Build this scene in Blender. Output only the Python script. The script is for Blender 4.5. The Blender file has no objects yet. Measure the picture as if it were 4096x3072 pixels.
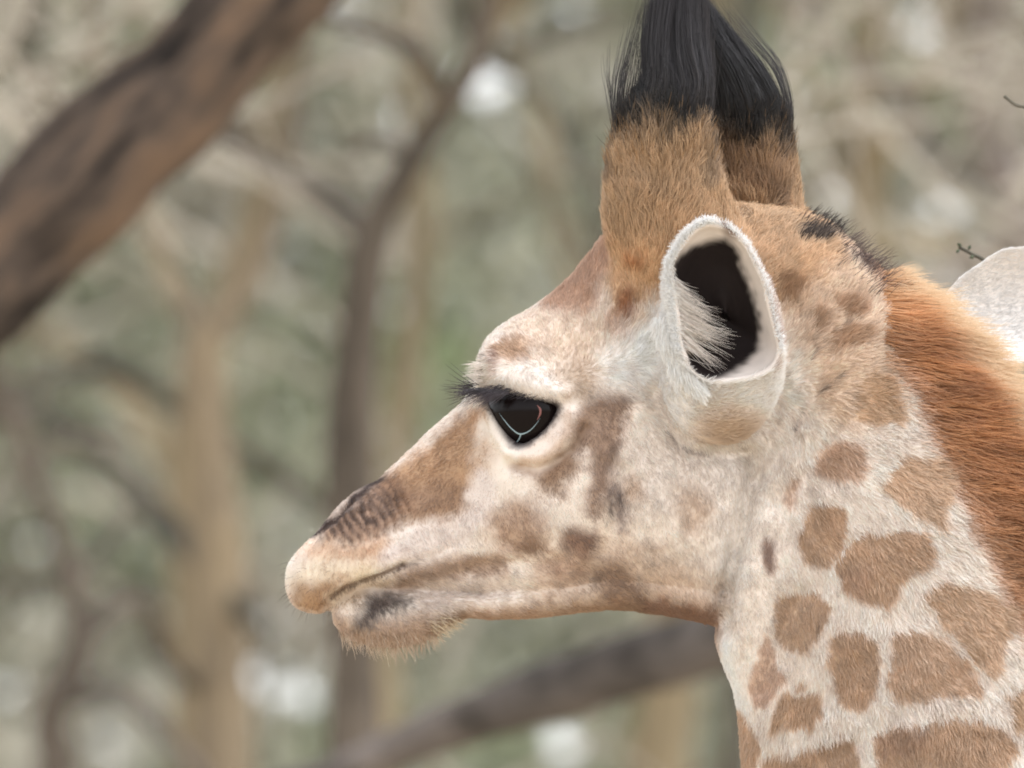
import bpy, math
import numpy as np
from mathutils import Vector

rng = np.random.default_rng(7)
R = math.radians
scene = bpy.context.scene

# ------------------------------------------------------------------ camera
CAM_Z, DIST, HEAD_Z = 1.6, 14.0, 2.65
PITCH = math.atan2(HEAD_Z - CAM_Z, DIST)
AX = math.hypot(HEAD_Z - CAM_Z, DIST)
cam_d = bpy.data.cameras.new("camera")
cam = bpy.data.objects.new("camera", cam_d)
scene.collection.objects.link(cam)
cam.location = (0, -DIST, CAM_Z)
cam.rotation_euler = (R(90) + PITCH, 0, 0)
cam_d.sensor_width = 36.0
cam_d.lens = 36.0 * AX / 1.024
cam_d.clip_start = 0.5
cam_d.clip_end = 2000
cam_d.dof.use_dof = True
cam_d.dof.focus_distance = AX - 0.04
cam_d.dof.aperture_fstop = (cam_d.lens / 1000) / 0.068
scene.camera = cam

# ------------------------------------------------------------------ sky and sun (bright overcast)
SUN_EL, SUN_AZ = 64, 110          # azimuth measured clockwise from +Y
world = bpy.data.worlds.new("World")
scene.world = world
world.use_nodes = True
nt = world.node_tree
bg = nt.nodes["Background"]
sky = nt.nodes.new("ShaderNodeTexSky")
sky.sky_type = 'NISHITA'
sky.sun_disc = False
sky.sun_elevation = R(SUN_EL)
sky.sun_rotation = R(SUN_AZ)
sky.air_density = 1.0
sky.dust_density = 1.8
sky.ozone_density = 1.0
mixw = nt.nodes.new("ShaderNodeHueSaturation")
mixw.inputs["Saturation"].default_value = 0.15
nt.links.new(sky.outputs[0], mixw.inputs["Color"])
nt.links.new(mixw.outputs[0], bg.inputs[0])
bg.inputs[1].default_value = 0.15
sun_d = bpy.data.lights.new("sun", 'SUN')
sun_d.energy = 0.6
sun_d.angle = R(25)
sun_d.color = (1.0, 0.98, 0.96)
sun = bpy.data.objects.new("sun", sun_d)
scene.collection.objects.link(sun)
az, el = R(SUN_AZ), R(SUN_EL)
sdir = Vector((math.sin(az) * math.cos(el), math.cos(az) * math.cos(el), math.sin(el)))
sun.rotation_euler = (-sdir).to_track_quat('-Z', 'Y').to_euler()
scene.view_settings.view_transform = 'Standard'
scene.view_settings.look = 'None'
scene.view_settings.gamma = 1.0
scene.view_settings.exposure = 1.47
scene.render.engine = 'CYCLES'
scene.cycles.use_denoising = True
scene.cycles.filter_width = 1.9
scene.cycles.max_bounces = 8
scene.cycles_curves.shape = 'RIBBONS'

# ------------------------------------------------------------------ helpers
FWD = np.array([0, math.cos(PITCH), math.sin(PITCH)])
UP = np.array([0, -math.sin(PITCH), math.cos(PITCH)])
TARGET = np.array([0, 0, HEAD_Z])
BASE = np.array([0.95, 0.0, 0.0])        # the giraffe's standing point


def W(p):
    """giraffe-space millimetres (u right, v down, d towards the viewer) to metres"""
    p = np.asarray(p, float)
    u, v, d = p[..., 0], p[..., 1], p[..., 2]
    yaw = np.clip(700 - u, 0, None)
    dd = d - 0.32 * (np.sqrt(yaw ** 2 + 60 ** 2) - 60)      # the face is turned a little away
    a = (u - 512)[..., None] * np.array([1e-3, 0, 0])
    b = (384 - v)[..., None] * UP * 1e-3
    c = -dd[..., None] * FWD * 1e-3
    return TARGET + a + b + c


def P(u, v, y):
    """point of the place at depth y behind the giraffe, measured from the photograph"""
    k = 1.024 / AX / 1024
    d = FWD + (u - 512) * k * np.array([1.0, 0, 0]) + (384 - v) * k * UP
    o = np.array([0, -DIST, CAM_Z])
    return o + d * ((y + DIST) / d[1])


def lin(c):
    c = np.asarray(c, float) / 255.0
    return np.where(c <= 0.04045, c / 12.92, ((c + 0.055) / 1.055) ** 2.4)


def _hash(ix, iy, iz, seed):
    n = (ix * 374761393 + iy * 668265263 + iz * 2147483647 + seed * 1274126177) & 0xFFFFFFFF
    n = ((n ^ (n >> 13)) * 1274126177) & 0xFFFFFFFF
    n = n ^ (n >> 16)
    return (n & 0xFFFF) / 65535.0


def noise(p, scale, seed=0):
    """smooth value noise in -1..1; p (N,2) or (N,3)"""
    q = np.asarray(p, float) / scale
    if q.shape[1] == 2:
        q = np.concatenate([q, np.zeros((len(q), 1))], 1)
    i = np.floor(q).astype(np.int64)
    f = q - i
    f = f * f * (3 - 2 * f)
    r = 0
    for dx in (0, 1):
        for dy in (0, 1):
            for dz in (0, 1):
                w = (f[:, 0] if dx else 1 - f[:, 0]) * (f[:, 1] if dy else 1 - f[:, 1]) * (f[:, 2] if dz else 1 - f[:, 2])
                r = r + w * _hash(i[:, 0] + dx, i[:, 1] + dy, i[:, 2] + dz, seed)
    return r * 2 - 1


def sstep(a, b, x):
    t = np.clip((x - a) / (b - a), 0, 1)
    return t * t * (3 - 2 * t)


def seg_dist(p, poly, closed=False):
    poly = np.asarray(poly, float)
    n = len(poly)
    best = np.full(len(p), 1e9)
    for k in range(n if closed else n - 1):
        a, b = poly[k], poly[(k + 1) % n]
        ab = b - a
        t = np.clip(((p - a) @ ab) / (ab @ ab + 1e-9), 0, 1)
        d = np.hypot(*(p - a - t[:, None] * ab).T)
        best = np.minimum(best, d)
    return best


def poly_sd(p, poly):
    """signed distance, negative inside"""
    poly = np.asarray(poly, float)
    d = seg_dist(p, poly, True)
    ins = np.zeros(len(p), bool)
    n = len(poly)
    for k in range(n):
        a, b = poly[k], poly[(k + 1) % n]
        c = (a[1] > p[:, 1]) != (b[1] > p[:, 1])
        with np.errstate(divide='ignore', invalid='ignore'):
            x = (b[0] - a[0]) * (p[:, 1] - a[1]) / (b[1] - a[1] + 1e-12) + a[0]
        ins ^= c & (p[:, 0] < x)
    return np.where(ins, -d, d)


def smooth_poly(poly, it=2):
    p = np.asarray(poly, float)
    for _ in range(it):
        q = np.roll(p, -1, 0)
        p = np.stack([0.75 * p + 0.25 * q, 0.25 * p + 0.75 * q], 1).reshape(-1, 2)
    return p


def catmull(pts, m):
    pts = np.asarray(pts, float)
    ext = np.vstack([2 * pts[0] - pts[1], pts, 2 * pts[-1] - pts[-2]])
    out = []
    for k in range(len(pts) - 1):
        p0, p1, p2, p3 = ext[k:k + 4]
        for t in np.linspace(0, 1, m, endpoint=False):
            out.append(0.5 * (2 * p1 + (p2 - p0) * t + (2 * p0 - 5 * p1 + 4 * p2 - p3) * t * t + (3 * p1 - p0 - 3 * p2 + p3) * t ** 3))
    out.append(pts[-1])
    return np.array(out)


def loft(sections, dc=0.0, n=48, m=6, k=0.9):
    """sections: (u_top, v_top, u_bot, v_bot, half_width, widest_fraction[, depth centre]); closed tube"""
    s = []
    for q in sections:
        q = list(q)
        if len(q) < 7:
            q.append(dc)
        s.append(q)
    s = catmull(s, m)
    t = np.linspace(0, 2 * np.pi, n, endpoint=False)
    q = (1 - np.cos(t)) / 2
    V, F = [], []
    for a in s:
        g = math.log(min(max(a[5], .2), .8)) / math.log(.5)
        qq = q ** g
        w = a[4] * np.sign(np.sin(t)) * np.abs(np.sin(t)) ** k
        V.append(np.stack([a[0] + (a[2] - a[0]) * qq, a[1] + (a[3] - a[1]) * qq, w + a[6]], 1))
    r = len(V)
    V = np.concatenate(V)
    for i in range(r - 1):
        for j in range(n):
            F.append((i * n + j, i * n + (j + 1) % n, (i + 1) * n + (j + 1) % n, (i + 1) * n + j))
    F.append(tuple(range(n))[::-1])
    F.append(tuple((r - 1) * n + j for j in range(n)))
    return V, F


def merge(parts):
    V, F, o = [], [], 0
    for v, f in parts:
        V.append(v)
        F += [tuple(i + o for i in q) for q in f]
        o += len(v)
    return np.concatenate(V), F


def mesh_from(name, V, F, smooth=True):
    me = bpy.data.meshes.new(name)
    me.from_pydata(np.asarray(V).tolist(), [], F)
    me.update()
    if smooth:
        me.polygons.foreach_set("use_smooth", np.ones(len(me.polygons), bool))
    return me


def link(name, data, parent=None, mat=None):
    o = bpy.data.objects.new(name, data)
    scene.collection.objects.link(o)
    if mat is not None:
        data.materials.append(mat)
    if parent is not None:
        o.parent = parent
    return o


def tag(o, label=None, cat=None, group=None, kind=None):
    for k, v in (("label", label), ("category", cat), ("group", group), ("kind", kind)):
        if v:
            o[k] = v
    return o


def set_color(me, col, name="coat"):
    at = me.attributes.new(name, 'FLOAT_COLOR', 'POINT')
    a = np.ones((len(col), 4), np.float32)
    a[:, :3] = col
    at.data.foreach_set("color", a.ravel())


def remesh(V, F, voxel):
    me = mesh_from("tmp", np.stack([V[:, 0], -V[:, 2], -V[:, 1]], 1), F)
    o = bpy.data.objects.new("tmp", me)
    scene.collection.objects.link(o)
    md = o.modifiers.new("r", 'REMESH')
    md.mode = 'VOXEL'
    md.voxel_size = voxel
    dg = bpy.context.evaluated_depsgraph_get()
    dg.update()
    ev = o.evaluated_get(dg)
    em = ev.to_mesh()
    n = len(em.vertices)
    co = np.empty(n * 3, np.float32)
    em.vertices.foreach_get("co", co)
    co = co.reshape(-1, 3).astype(float)
    lt = np.empty(len(em.loops), np.int32)
    em.loops.foreach_get("vertex_index", lt)
    ls = np.empty(len(em.polygons), np.int32)
    em.polygons.foreach_get("loop_total", ls)
    st = np.concatenate([[0], np.cumsum(ls)])
    quads = ls == 4
    faces = [tuple(lt[st[i]:st[i + 1]]) for i in range(len(ls))]
    ev.to_mesh_clear()
    bpy.data.objects.remove(o)
    bpy.data.meshes.remove(me)
    return np.stack([co[:, 0], -co[:, 2], -co[:, 1]], 1), faces


def laplace(V, E, it, lam=0.5):
    n = len(V)
    deg = np.bincount(E.ravel(), minlength=n).astype(float)[:, None]
    for _ in range(it):
        s = np.stack([np.bincount(E[:, 0], V[E[:, 1], c], n) + np.bincount(E[:, 1], V[E[:, 0], c], n) for c in range(3)], 1)
        V = V + lam * (s / deg - V)
    return V


def edges_of(F):
    F = np.asarray([f for f in F if len(f) == 4])
    E = np.concatenate([F[:, [0, 1]], F[:, [1, 2]], F[:, [2, 3]], F[:, [3, 0]]])
    E.sort(axis=1)
    return np.unique(E, axis=0)


def tri_of(F):
    out = []
    for f in F:
        for k in range(1, len(f) - 1):
            out.append((f[0], f[k], f[k + 1]))
    return np.array(out)


def vnormals(V, T):
    """unit normals in giraffe space, (u,v,d) is left-handed: flip so they point outwards"""
    n = np.cross(V[T[:, 1]] - V[T[:, 0]], V[T[:, 2]] - V[T[:, 0]])
    N = np.stack([sum(np.bincount(T[:, k], n[:, c], len(V)) for k in range(3)) for c in range(3)], 1)
    return N / (np.linalg.norm(N, axis=1, keepdims=True) + 1e-9)


def scatter(V, T, N, count, weight=None):
    a = V[T[:, 0]]
    b = V[T[:, 1]]
    c = V[T[:, 2]]
    ar = np.linalg.norm(np.cross(b - a, c - a), axis=1)
    if weight is not None:
        ar = ar * weight[T].mean(1)
    cs = np.cumsum(ar)
    i = np.searchsorted(cs, rng.random(count) * cs[-1])
    r1, r2 = np.sqrt(rng.random(count)), rng.random(count)
    w = np.stack([1 - r1, r1 * (1 - r2), r1 * r2], 1)
    p = (V[T[i]] * w[:, :, None]).sum(1)
    n = (N[T[i]] * w[:, :, None]).sum(1)
    return p, n / (np.linalg.norm(n, axis=1, keepdims=True) + 1e-9)


# ------------------------------------------------------------------ materials
def new_mat(name):
    m = bpy.data.materials.new(name)
    m.use_nodes = True
    t = m.node_tree
    t.nodes.clear()
    return m, t, t.nodes.new("ShaderNodeOutputMaterial")


def attr_color(t, name):
    a = t.nodes.new("ShaderNodeAttribute")
    a.attribute_name = name
    return a.outputs["Color"]


def fur_mat(name, gloss=0.06, rough=0.45, trans=0.35):
    m, t, out = new_mat(name)
    c = attr_color(t, "coat")
    d = t.nodes.new("ShaderNodeBsdfDiffuse")
    tr = t.nodes.new("ShaderNodeBsdfTranslucent")
    g = t.nodes.new("ShaderNodeBsdfGlossy")
    g.inputs["Roughness"].default_value = rough
    m1 = t.nodes.new("ShaderNodeMixShader")
    m1.inputs[0].default_value = trans
    m2 = t.nodes.new("ShaderNodeMixShader")
    m2.inputs[0].default_value = gloss
    t.links.new(c, d.inputs[0])
    t.links.new(c, tr.inputs[0])
    t.links.new(d.outputs[0], m1.inputs[1])
    t.links.new(tr.outputs[0], m1.inputs[2])
    t.links.new(m1.outputs[0], m2.inputs[1])
    t.links.new(g.outputs[0], m2.inputs[2])
    t.links.new(m2.outputs[0], out.inputs[0])
    return m


def skin_mat(name, rough=0.75, bump=0.25, scale=900, detail=True):
    m, t, out = new_mat(name)
    p = t.nodes.new("ShaderNodeBsdfPrincipled")
    t.links.new(attr_color(t, "coat"), p.inputs["Base Color"])
    p.inputs["Roughness"].default_value = rough
    p.inputs["Specular IOR Level"].default_value = 0.2
    nz = t.nodes.new("ShaderNodeTexNoise")
    nz.inputs["Scale"].default_value = scale
    nz.inputs["Detail"].default_value = 4
    tc = t.nodes.new("ShaderNodeTexCoord")
    t.links.new(tc.outputs["Object"], nz.inputs["Vector"])
    b = t.nodes.new("ShaderNodeBump")
    b.inputs["Strength"].default_value = bump
    b.inputs["Distance"].default_value = 0.001
    t.links.new(nz.outputs[0], b.inputs["Height"])
    t.links.new(b.outputs[0], p.inputs["Normal"])
    t.links.new(p.outputs[0], out.inputs[0])
    return m


def plain_mat(name, col, rough=0.6, spec=0.5, coat=0.0):
    m, t, out = new_mat(name)
    p = t.nodes.new("ShaderNodeBsdfPrincipled")
    p.inputs["Base Color"].default_value = (*lin(col), 1)
    p.inputs["Roughness"].default_value = rough
    p.inputs["Specular IOR Level"].default_value = spec
    p.inputs["Coat Weight"].default_value = coat
    p.inputs["Coat Roughness"].default_value = 0.03
    t.links.new(p.outputs[0], out.inputs[0])
    return m


def bark_mat(name, a, b, c, scale=6.0, stretch=(1, 1, 0.25), rot=0.0):
    m, t, out = new_mat(name)
    tc = t.nodes.new("ShaderNodeTexCoord")
    mp = t.nodes.new("ShaderNodeMapping")
    mp.inputs["Scale"].default_value = stretch
    m0 = t.nodes.new("ShaderNodeMapping")
    m0.inputs["Rotation"].default_value = (0, R(rot), 0)
    t.links.new(tc.outputs["Object"], m0.inputs[0])
    t.links.new(m0.outputs[0], mp.inputs[0])
    n1 = t.nodes.new("ShaderNodeTexNoise")
    n1.inputs["Scale"].default_value = scale
    n1.inputs["Detail"].default_value = 5
    n1.inputs["Roughness"].default_value = 0.65
    t.links.new(mp.outputs[0], n1.inputs["Vector"])
    r = t.nodes.new("ShaderNodeValToRGB")
    e = r.color_ramp.elements
    e[0].position, e[0].color = 0.39, (*lin(a), 1)
    e[1].position, e[1].color = 0.63, (*lin(c), 1)
    k = e.new(0.5)
    k.color = (*lin(b), 1)
    t.links.new(n1.outputs[0], r.inputs[0])
    p = t.nodes.new("ShaderNodeBsdfPrincipled")
    p.inputs["Roughness"].default_value = 0.9
    p.inputs["Specular IOR Level"].default_value = 0.15
    t.links.new(r.outputs[0], p.inputs["Base Color"])
    bm = t.nodes.new("ShaderNodeBump")
    bm.inputs["Strength"].default_value = 0.8
    bm.inputs["Distance"].default_value = 0.02
    t.links.new(n1.outputs[0], bm.inputs["Height"])
    t.links.new(bm.outputs[0], p.inputs["Normal"])
    t.links.new(p.outputs[0], out.inputs[0])
    return m


def leaf_mat(name, trans=0.45):
    m, t, out = new_mat(name)
    c = attr_color(t, "leaf")
    d = t.nodes.new("ShaderNodeBsdfDiffuse")
    tr = t.nodes.new("ShaderNodeBsdfTranslucent")
    mx = t.nodes.new("ShaderNodeMixShader")
    mx.inputs[0].default_value = trans
    t.links.new(c, d.inputs[0])
    t.links.new(c, tr.inputs[0])
    t.links.new(d.outputs[0], mx.inputs[1])
    t.links.new(tr.outputs[0], mx.inputs[2])
    t.links.new(mx.outputs[0], out.inputs[0])
    return m


# ================================================================== the place
M_ground, t_, out_ = new_mat("dry_ground")
p_ = t_.nodes.new("ShaderNodeBsdfPrincipled")
p_.inputs["Roughness"].default_value = 1.0
n_ = t_.nodes.new("ShaderNodeTexNoise")
n_.inputs["Scale"].default_value = 1.5
n_.inputs["Detail"].default_value = 6
r_ = t_.nodes.new("ShaderNodeValToRGB")
r_.color_ramp.elements[0].color = (*lin((150, 138, 118)), 1)
r_.color_ramp.elements[1].color = (*lin((186, 174, 152)), 1)
tc_ = t_.nodes.new("ShaderNodeTexCoord")
t_.links.new(tc_.outputs["Object"], n_.inputs["Vector"])
t_.links.new(n_.outputs[0], r_.inputs[0])
t_.links.new(r_.outputs[0], p_.inputs["Base Color"])
t_.links.new(p_.outputs[0], out_.inputs[0])
gx = np.concatenate([-np.geomspace(1500, 20, 14), np.linspace(-15, 15, 13), np.geomspace(20, 1500, 14)])
GV = np.array([(x, y, 0.0) for y in gx for x in gx])
GV[:, 2] = np.where(np.hypot(GV[:, 0], GV[:, 1]) > 18, .25 * noise(GV, 9, 5), 0)
k_ = len(gx)
ground = link("ground", mesh_from("ground", GV, [(j * k_ + i, j * k_ + i + 1, (j + 1) * k_ + i + 1, (j + 1) * k_ + i) for j in range(k_ - 1) for i in range(k_ - 1)]), None, M_ground)
tag(ground, kind="structure")


def px(y):
    return 1e-3 * (AX + y) / AX


def limb_mesh(pts, n=18, seed=0, rough=.13):
    """pts: list of (x,y,z,r) -> knobbly tapered tube"""
    q = catmull(pts, 8)
    V, F = [], []
    for i, a in enumerate(q):
        d = q[min(i + 1, len(q) - 1)][:3] - q[max(i - 1, 0)][:3]
        d = d / (np.linalg.norm(d) + 1e-9)
        e = np.cross(d, [0, 1.0, 0.05])
        e = e / np.linalg.norm(e)
        b = np.cross(d, e)
        for k in range(n):
            t = 2 * np.pi * k / n
            V.append(a[:3] + max(a[3], .002) * (e * math.cos(t) + b * math.sin(t)))
    V = np.array(V)
    rr = np.repeat(q[:, 3], n)
    cen = np.repeat(q[:, :3], n, 0)
    f = 1 + rough * (noise(V + seed * 3.1, .16, 7) + .6 * noise(V + seed, .06, 8)) + rough * noise(V + seed, .5, 9)
    V = cen + (V - cen) * f[:, None]
    for i in range(len(q) - 1):
        for k in range(n):
            F.append((i * n + k, i * n + (k + 1) % n, (i + 1) * n + (k + 1) % n, (i + 1) * n + k))
    F.append(tuple(range(n)))
    F.append(tuple((len(q) - 1) * n + k for k in range(n)))
    return V, F


M_leaf = leaf_mat("leaf")


def leaves_mesh(name, C, size, col, seed=0):
    """one small pointed quad per centre"""
    n = len(C)
    a = unit3(rng.normal(size=(n, 3)))
    b = unit3(np.cross(a, rng.normal(size=(n, 3))))
    s = (size * (.6 + .8 * rng.random(n)))[:, None]
    V = np.stack([C - a * s, C - b * s * .45, C + a * s, C + b * s * .45], 1).reshape(-1, 3)
    me = bpy.data.meshes.new(name)
    me.vertices.add(4 * n)
    me.vertices.foreach_set("co", V.astype(np.float32).ravel())
    me.loops.add(4 * n)
    me.loops.foreach_set("vertex_index", np.arange(4 * n, dtype=np.int32))
    me.polygons.add(n)
    me.polygons.foreach_set("loop_start", np.arange(0, 4 * n, 4, dtype=np.int32))
    me.update(calc_edges=True)
    at = me.attributes.new("leaf", 'FLOAT_COLOR', 'POINT')
    cc = np.ones((n, 4, 4), np.float32)
    cc[:, :, :3] = col[:, None, :]
    at.data.foreach_set("color", cc.ravel())
    return me


def unit3(a):
    return a / (np.linalg.norm(a, axis=-1, keepdims=True) + 1e-9)


def tree(name, label, y, trunk, limbs, mat, crown_at=(), group="trees behind the giraffe", lean=0.0, crown_col=(140, 144, 112), nl=500):
    """trunk, limbs: (u, v, width) measured in the picture at depth y; the trunk runs on to the ground"""
    def conv(q, dy=0.0):
        out = []
        for i, a in enumerate(q):
            yy = y + dy * i / max(1, len(q) - 1)
            w = P(a[0], a[1], yy)
            out.append((*w, a[2] * .5 * px(yy)))
        return out
    tr = conv(trunk)
    x0, y0, z0, r0 = tr[0]
    low = [(x0 + lean * 1.0, y0, 0.0 - .1, r0 * 1.55), (x0 + lean * .85, y0, .35, r0 * 1.25), (x0 + lean * .45, y0, z0 * .55, r0 * 1.1)]
    root = bpy.data.objects.new(name, None)
    scene.collection.objects.link(root)
    b = np.array([x0 + lean, y0, 0.0])
    root.location = b
    tag(root, label, "tree", group)

    def put(nm, pts, sd):
        v, f = limb_mesh(pts, seed=sd)
        return link(nm, mesh_from(nm, v - b, f), root, mat)
    put("trunk", low + tr, 1)
    tips = [np.array(tr[-1][:3])]
    for i, l in enumerate(limbs):
        q = conv(l, 1.2 * (-1) ** i)
        put("limb", q, i + 2)
        tips.append(np.array(q[-1][:3]))
    # crown: twigs and leaves above the picture
    tops = [t for t in tips if t[2] > P(512, 10, y)[2]]
    C = []
    top = P(512, -140, y)[2]
    for k in range(9):
        c0 = tops[k % len(tops)]
        c = np.array([c0[0] + rng.normal() * 1.1, y + rng.normal() * .8, max(c0[2], top) + .7 + abs(rng.normal()) * 1.2])
        mid = (c0 + c) / 2 + rng.normal(size=3) * .15
        st = c0 if c0[2] < c[2] else c0
        put("limb", [(*st, tr[-1][3] * .7), (*mid, tr[-1][3] * .45), (*c, .012)], 20 + k)
        m = nl // 9 * 3
        C.append(c + rng.normal(size=(m, 3)) * np.array([.55, .55, .3]))
    C = np.concatenate(C)
    C = C[C[:, 2] > top]
    col = lin(crown_col)[None] * (.75 + .5 * rng.random((len(C), 1)))
    me = leaves_mesh("crown", C - b, .07, col)
    link("crown", me, root, M_leaf)
    return root


B_big = bark_mat("bark_red_brown", (38, 34, 32), (86, 75, 67), (114, 94, 78), 13.0, (1.3, 1, .32), -45)
B_grey = bark_mat("bark_grey", (60, 55, 50), (86, 78, 70), (110, 100, 90), 5.0)
B_dark = bark_mat("bark_dark", (62, 60, 54), (84, 81, 72), (106, 101, 90), 5.0)
B_limb = bark_mat("bark_ash_grey", (70, 65, 62), (104, 97, 93), (136, 127, 122), 5.0, (.5, 1, 1))
B_tan = bark_mat("bark_tan", (100, 92, 80), (127, 114, 97), (150, 134, 110), 4.0)
B_ochre = bark_mat("bark_ochre", (112, 104, 88), (134, 122, 100), (154, 138, 112), 4.0)
B_pink = bark_mat("bark_pale", (104, 96, 90), (126, 116, 110), (148, 138, 132), 4.0)

tree("leaning_tree", "thick red brown leaning trunk crossing the top left corner", 6.5,
     [(-140, 420, 136), (-44, 310, 128), (58, 202, 120), (146, 116, 114), (226, 36, 108), (320, -64, 100)],
     [], B_big, lean=-1.3)
tree("forked_tree", "grey brown upright tree forking between the leaning trunk and the horns", 11.0,
     [(354, 800, 52), (352, 600, 48), (350, 450, 46), (358, 330, 44), (374, 232, 40), (412, 160, 28), (446, 108, 24), (476, 56, 22), (496, -30, 20)],
     [[(374, 238, 22), (320, 192, 20), (270, 166, 19), (222, 128, 17), (170, 100, 14)],
      [(446, 110, 20), (426, 62, 20), (384, 34, 18), (330, 20, 16), (280, -10, 14)],
      [(412, 160, 14), (380, 140, 12), (345, 150, 10)]], B_grey)
tree("tan_forked_tree", "pale tan tree with a Y shaped fork left of the muzzle", 17.0,
     [(222, 800, 58), (218, 560, 50), (210, 470, 46), (204, 390, 44), (206, 340, 42), (244, 286, 28), (272, 215, 26), (290, 150, 22), (300, 60, 20), (320, -40, 18)],
     [[(204, 352, 28), (176, 286, 24), (150, 226, 22), (126, 176, 20), (100, 110, 18), (90, -20, 16)]], B_tan)
tree("ochre_tree", "yellowish straight trunk rising at the bottom left", 20.0,
     [(205, 830, 64), (202, 700, 60), (196, 580, 54), (190, 470, 48), (196, 380, 40), (236, 270, 34), (262, 180, 30), (280, 60, 26), (290, -60, 22)],
     [[(192, 500, 22), (150, 430, 22), (110, 380, 20), (40, 330, 18), (-40, 300, 14)]], B_ochre)
tree("dark_branched_tree", "dark slanting branch reaching down to the giraffe's muzzle", 18.0,
     [(-60, 760, 60), (-70, 560, 54), (-50, 420, 46), (-10, 330, 36), (20, 220, 30), (30, 80, 26), (40, -60, 22)],
     [[(-50, 400, 30), (40, 385, 24), (100, 366, 22), (168, 400, 22), (232, 442, 22), (292, 482, 20), (345, 522, 18), (400, 570, 14)],
      [(-60, 430, 34), (10, 412, 30), (64, 428, 28), (130, 484, 28), (182, 542, 26), (226, 590, 22), (270, 640, 16)],
      [(-60, 560, 26), (20, 585, 22), (90, 560, 20), (140, 500, 16)]], B_dark)
tree("low_limbed_tree", "grey tree whose heavy low limb runs under the giraffe's jaw", 8.0,
     [(1180, 800, 90), (1160, 640, 84), (1120, 480, 72), (1100, 300, 60), (1090, 120, 50), (1080, -60, 44)],
     [[(1150, 560, 60), (1000, 560, 56), (860, 590, 62), (740, 634, 62), (610, 672, 60), (520, 702, 56), (420, 738, 50), (320, 782, 44), (200, 820, 28)]], B_limb)
tree("yellow_trunk_tree", "straw yellow trunk in the gap under the jaw beside the throat", 22.0,
     [(655, 830, 66), (664, 720, 62), (678, 600, 56), (690, 450, 50), (700, 250, 44), (705, 60, 40), (710, -60, 34)],
     [[(690, 420, 26), (600, 330, 20), (560, 240, 18), (540, 120, 16), (500, 20, 14)]], B_ochre)
tree("dark_trunk_tree", "narrow dark trunk close to the front of the giraffe's neck", 18.0,  # dark bark on every side
     [(738, 830, 34), (736, 720, 32), (738, 600, 30), (745, 400, 28), (740, 200, 26), (750, -60, 22)],
     [[(740, 380, 18), (640, 300, 16), (590, 190, 14), (545, 96, 12), (480, 60, 10)]], B_dark)
tree("slim_ochre_tree", "slim tan trunk standing below the giraffe's chin", 24.0,
     [(368, 830, 50), (374, 720, 46), (380, 600, 42), (398, 440, 36), (420, 250, 30), (410, 60, 26), (400, -60, 20)],
     [[(384, 560, 20), (450, 520, 18), (520, 500, 16), (600, 480, 14)]], B_ochre)
tree("tan_background_tree", "faint tan trunk between the horns and the right edge", 21.0,
     [(852, 830, 60), (856, 600, 52), (860, 380, 46), (864, 220, 44), (862, 100, 38), (880, -60, 30)],
     [[(860, 260, 24), (930, 236, 22), (985, 262, 22), (1050, 300, 20)], [(864, 180, 20), (905, 120, 18), (935, 60, 16), (960, -30, 14)],
      [(858, 150, 18), (815, 100, 16), (790, 40, 14), (770, -30, 12)]], B_ochre)
tree("grey_background_tree", "pale grey leaning trunk at the right edge of the picture", 19.0,
     [(1130, 830, 60), (1110, 600, 54), (1080, 400, 48), (1040, 262, 40), (1000, 180, 34), (975, 90, 30), (985, -60, 24)],
     [[(1000, 185, 22), (940, 160, 20), (900, 100, 18), (850, 60, 16), (800, 20, 12)], [(1040, 262, 22), (985, 250, 18), (930, 290, 16), (890, 280, 12)],
      [(1010, 200, 20), (1018, 120, 20), (1002, 50, 18), (1010, -40, 14)], [(980, 110, 16), (945, 60, 14), (935, 10, 12), (900, -40, 10)]], B_pink)
tree("twisted_tree", "thin twisted grey stems low at the left edge", 16.0,
     [(60, 830, 40), (50, 720, 36), (80, 640, 32), (60, 540, 28), (20, 440, 26), (-20, 300, 24), (-40, -60, 20)],
     [[(76, 640, 22), (140, 600, 22), (170, 660, 18), (230, 720, 14)], [(60, 700, 20), (120, 690, 18), (170, 740, 16), (220, 800, 12)], [(30, 460, 16), (90, 430, 14), (130, 440, 10)]], B_grey)

# distant wood: a mass of small dry leaves and twigs with gaps to the sky
YF = 36.0
GAPS = [(480, 86, 25, 25, 1), (411, 121, 20, 28, 1), (360, 58, 18, 18, .97), (500, 64, 13, 11, .9), (250, 686, 16, 14, .92), (300, 690, 16, 16, .93), (275, 690, 16, 12, .95), (545, 715, 18, 20, .86),
        (565, 742, 16, 18, .9), (822, 192, 16, 26, 1), (792, 122, 12, 14, .95), (938, 214, 18, 16, .97), (966, 232, 14, 14, .85), (1015, 160, 10, 26, .88), (106, 38, 9, 14, .9), (12, 140, 10, 10, .8),
        (112, 692, 12, 12, .88), (104, 742, 10, 14, .9), (8, 690, 10, 16, .92), (40, 616, 7, 7, .8), (1000, 30, 12, 26, .85), (570, 10, 16, 10, .9), (925, 20, 12, 20, .85)]
n = 125000
x0, z0 = P(-260, 1000, YF)[0], P(0, 1000, YF)[2]
x1, z1 = P(1284, 0, YF)[0], P(0, -220, YF)[2]
C = np.column_stack([x0 + (x1 - x0) * rng.random(n), YF + 1.6 * rng.random(n), z0 + (z1 - z0) * rng.random(n)])
keep = np.ones(n, bool)
for (u, v, a, b, pr) in GAPS:
    c = P(u, v, YF + .8)
    s = px(YF)
    wob = 1 + .25 * noise(C * np.array([1, .2, 1]), .05, 91)
    keep &= (((C[:, 0] - c[0]) / ((a + 4) * s)) ** 2 + ((C[:, 2] - c[2]) / ((b + 4) * s)) ** 2 > wob) | (rng.random(n) > pr)
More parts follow.
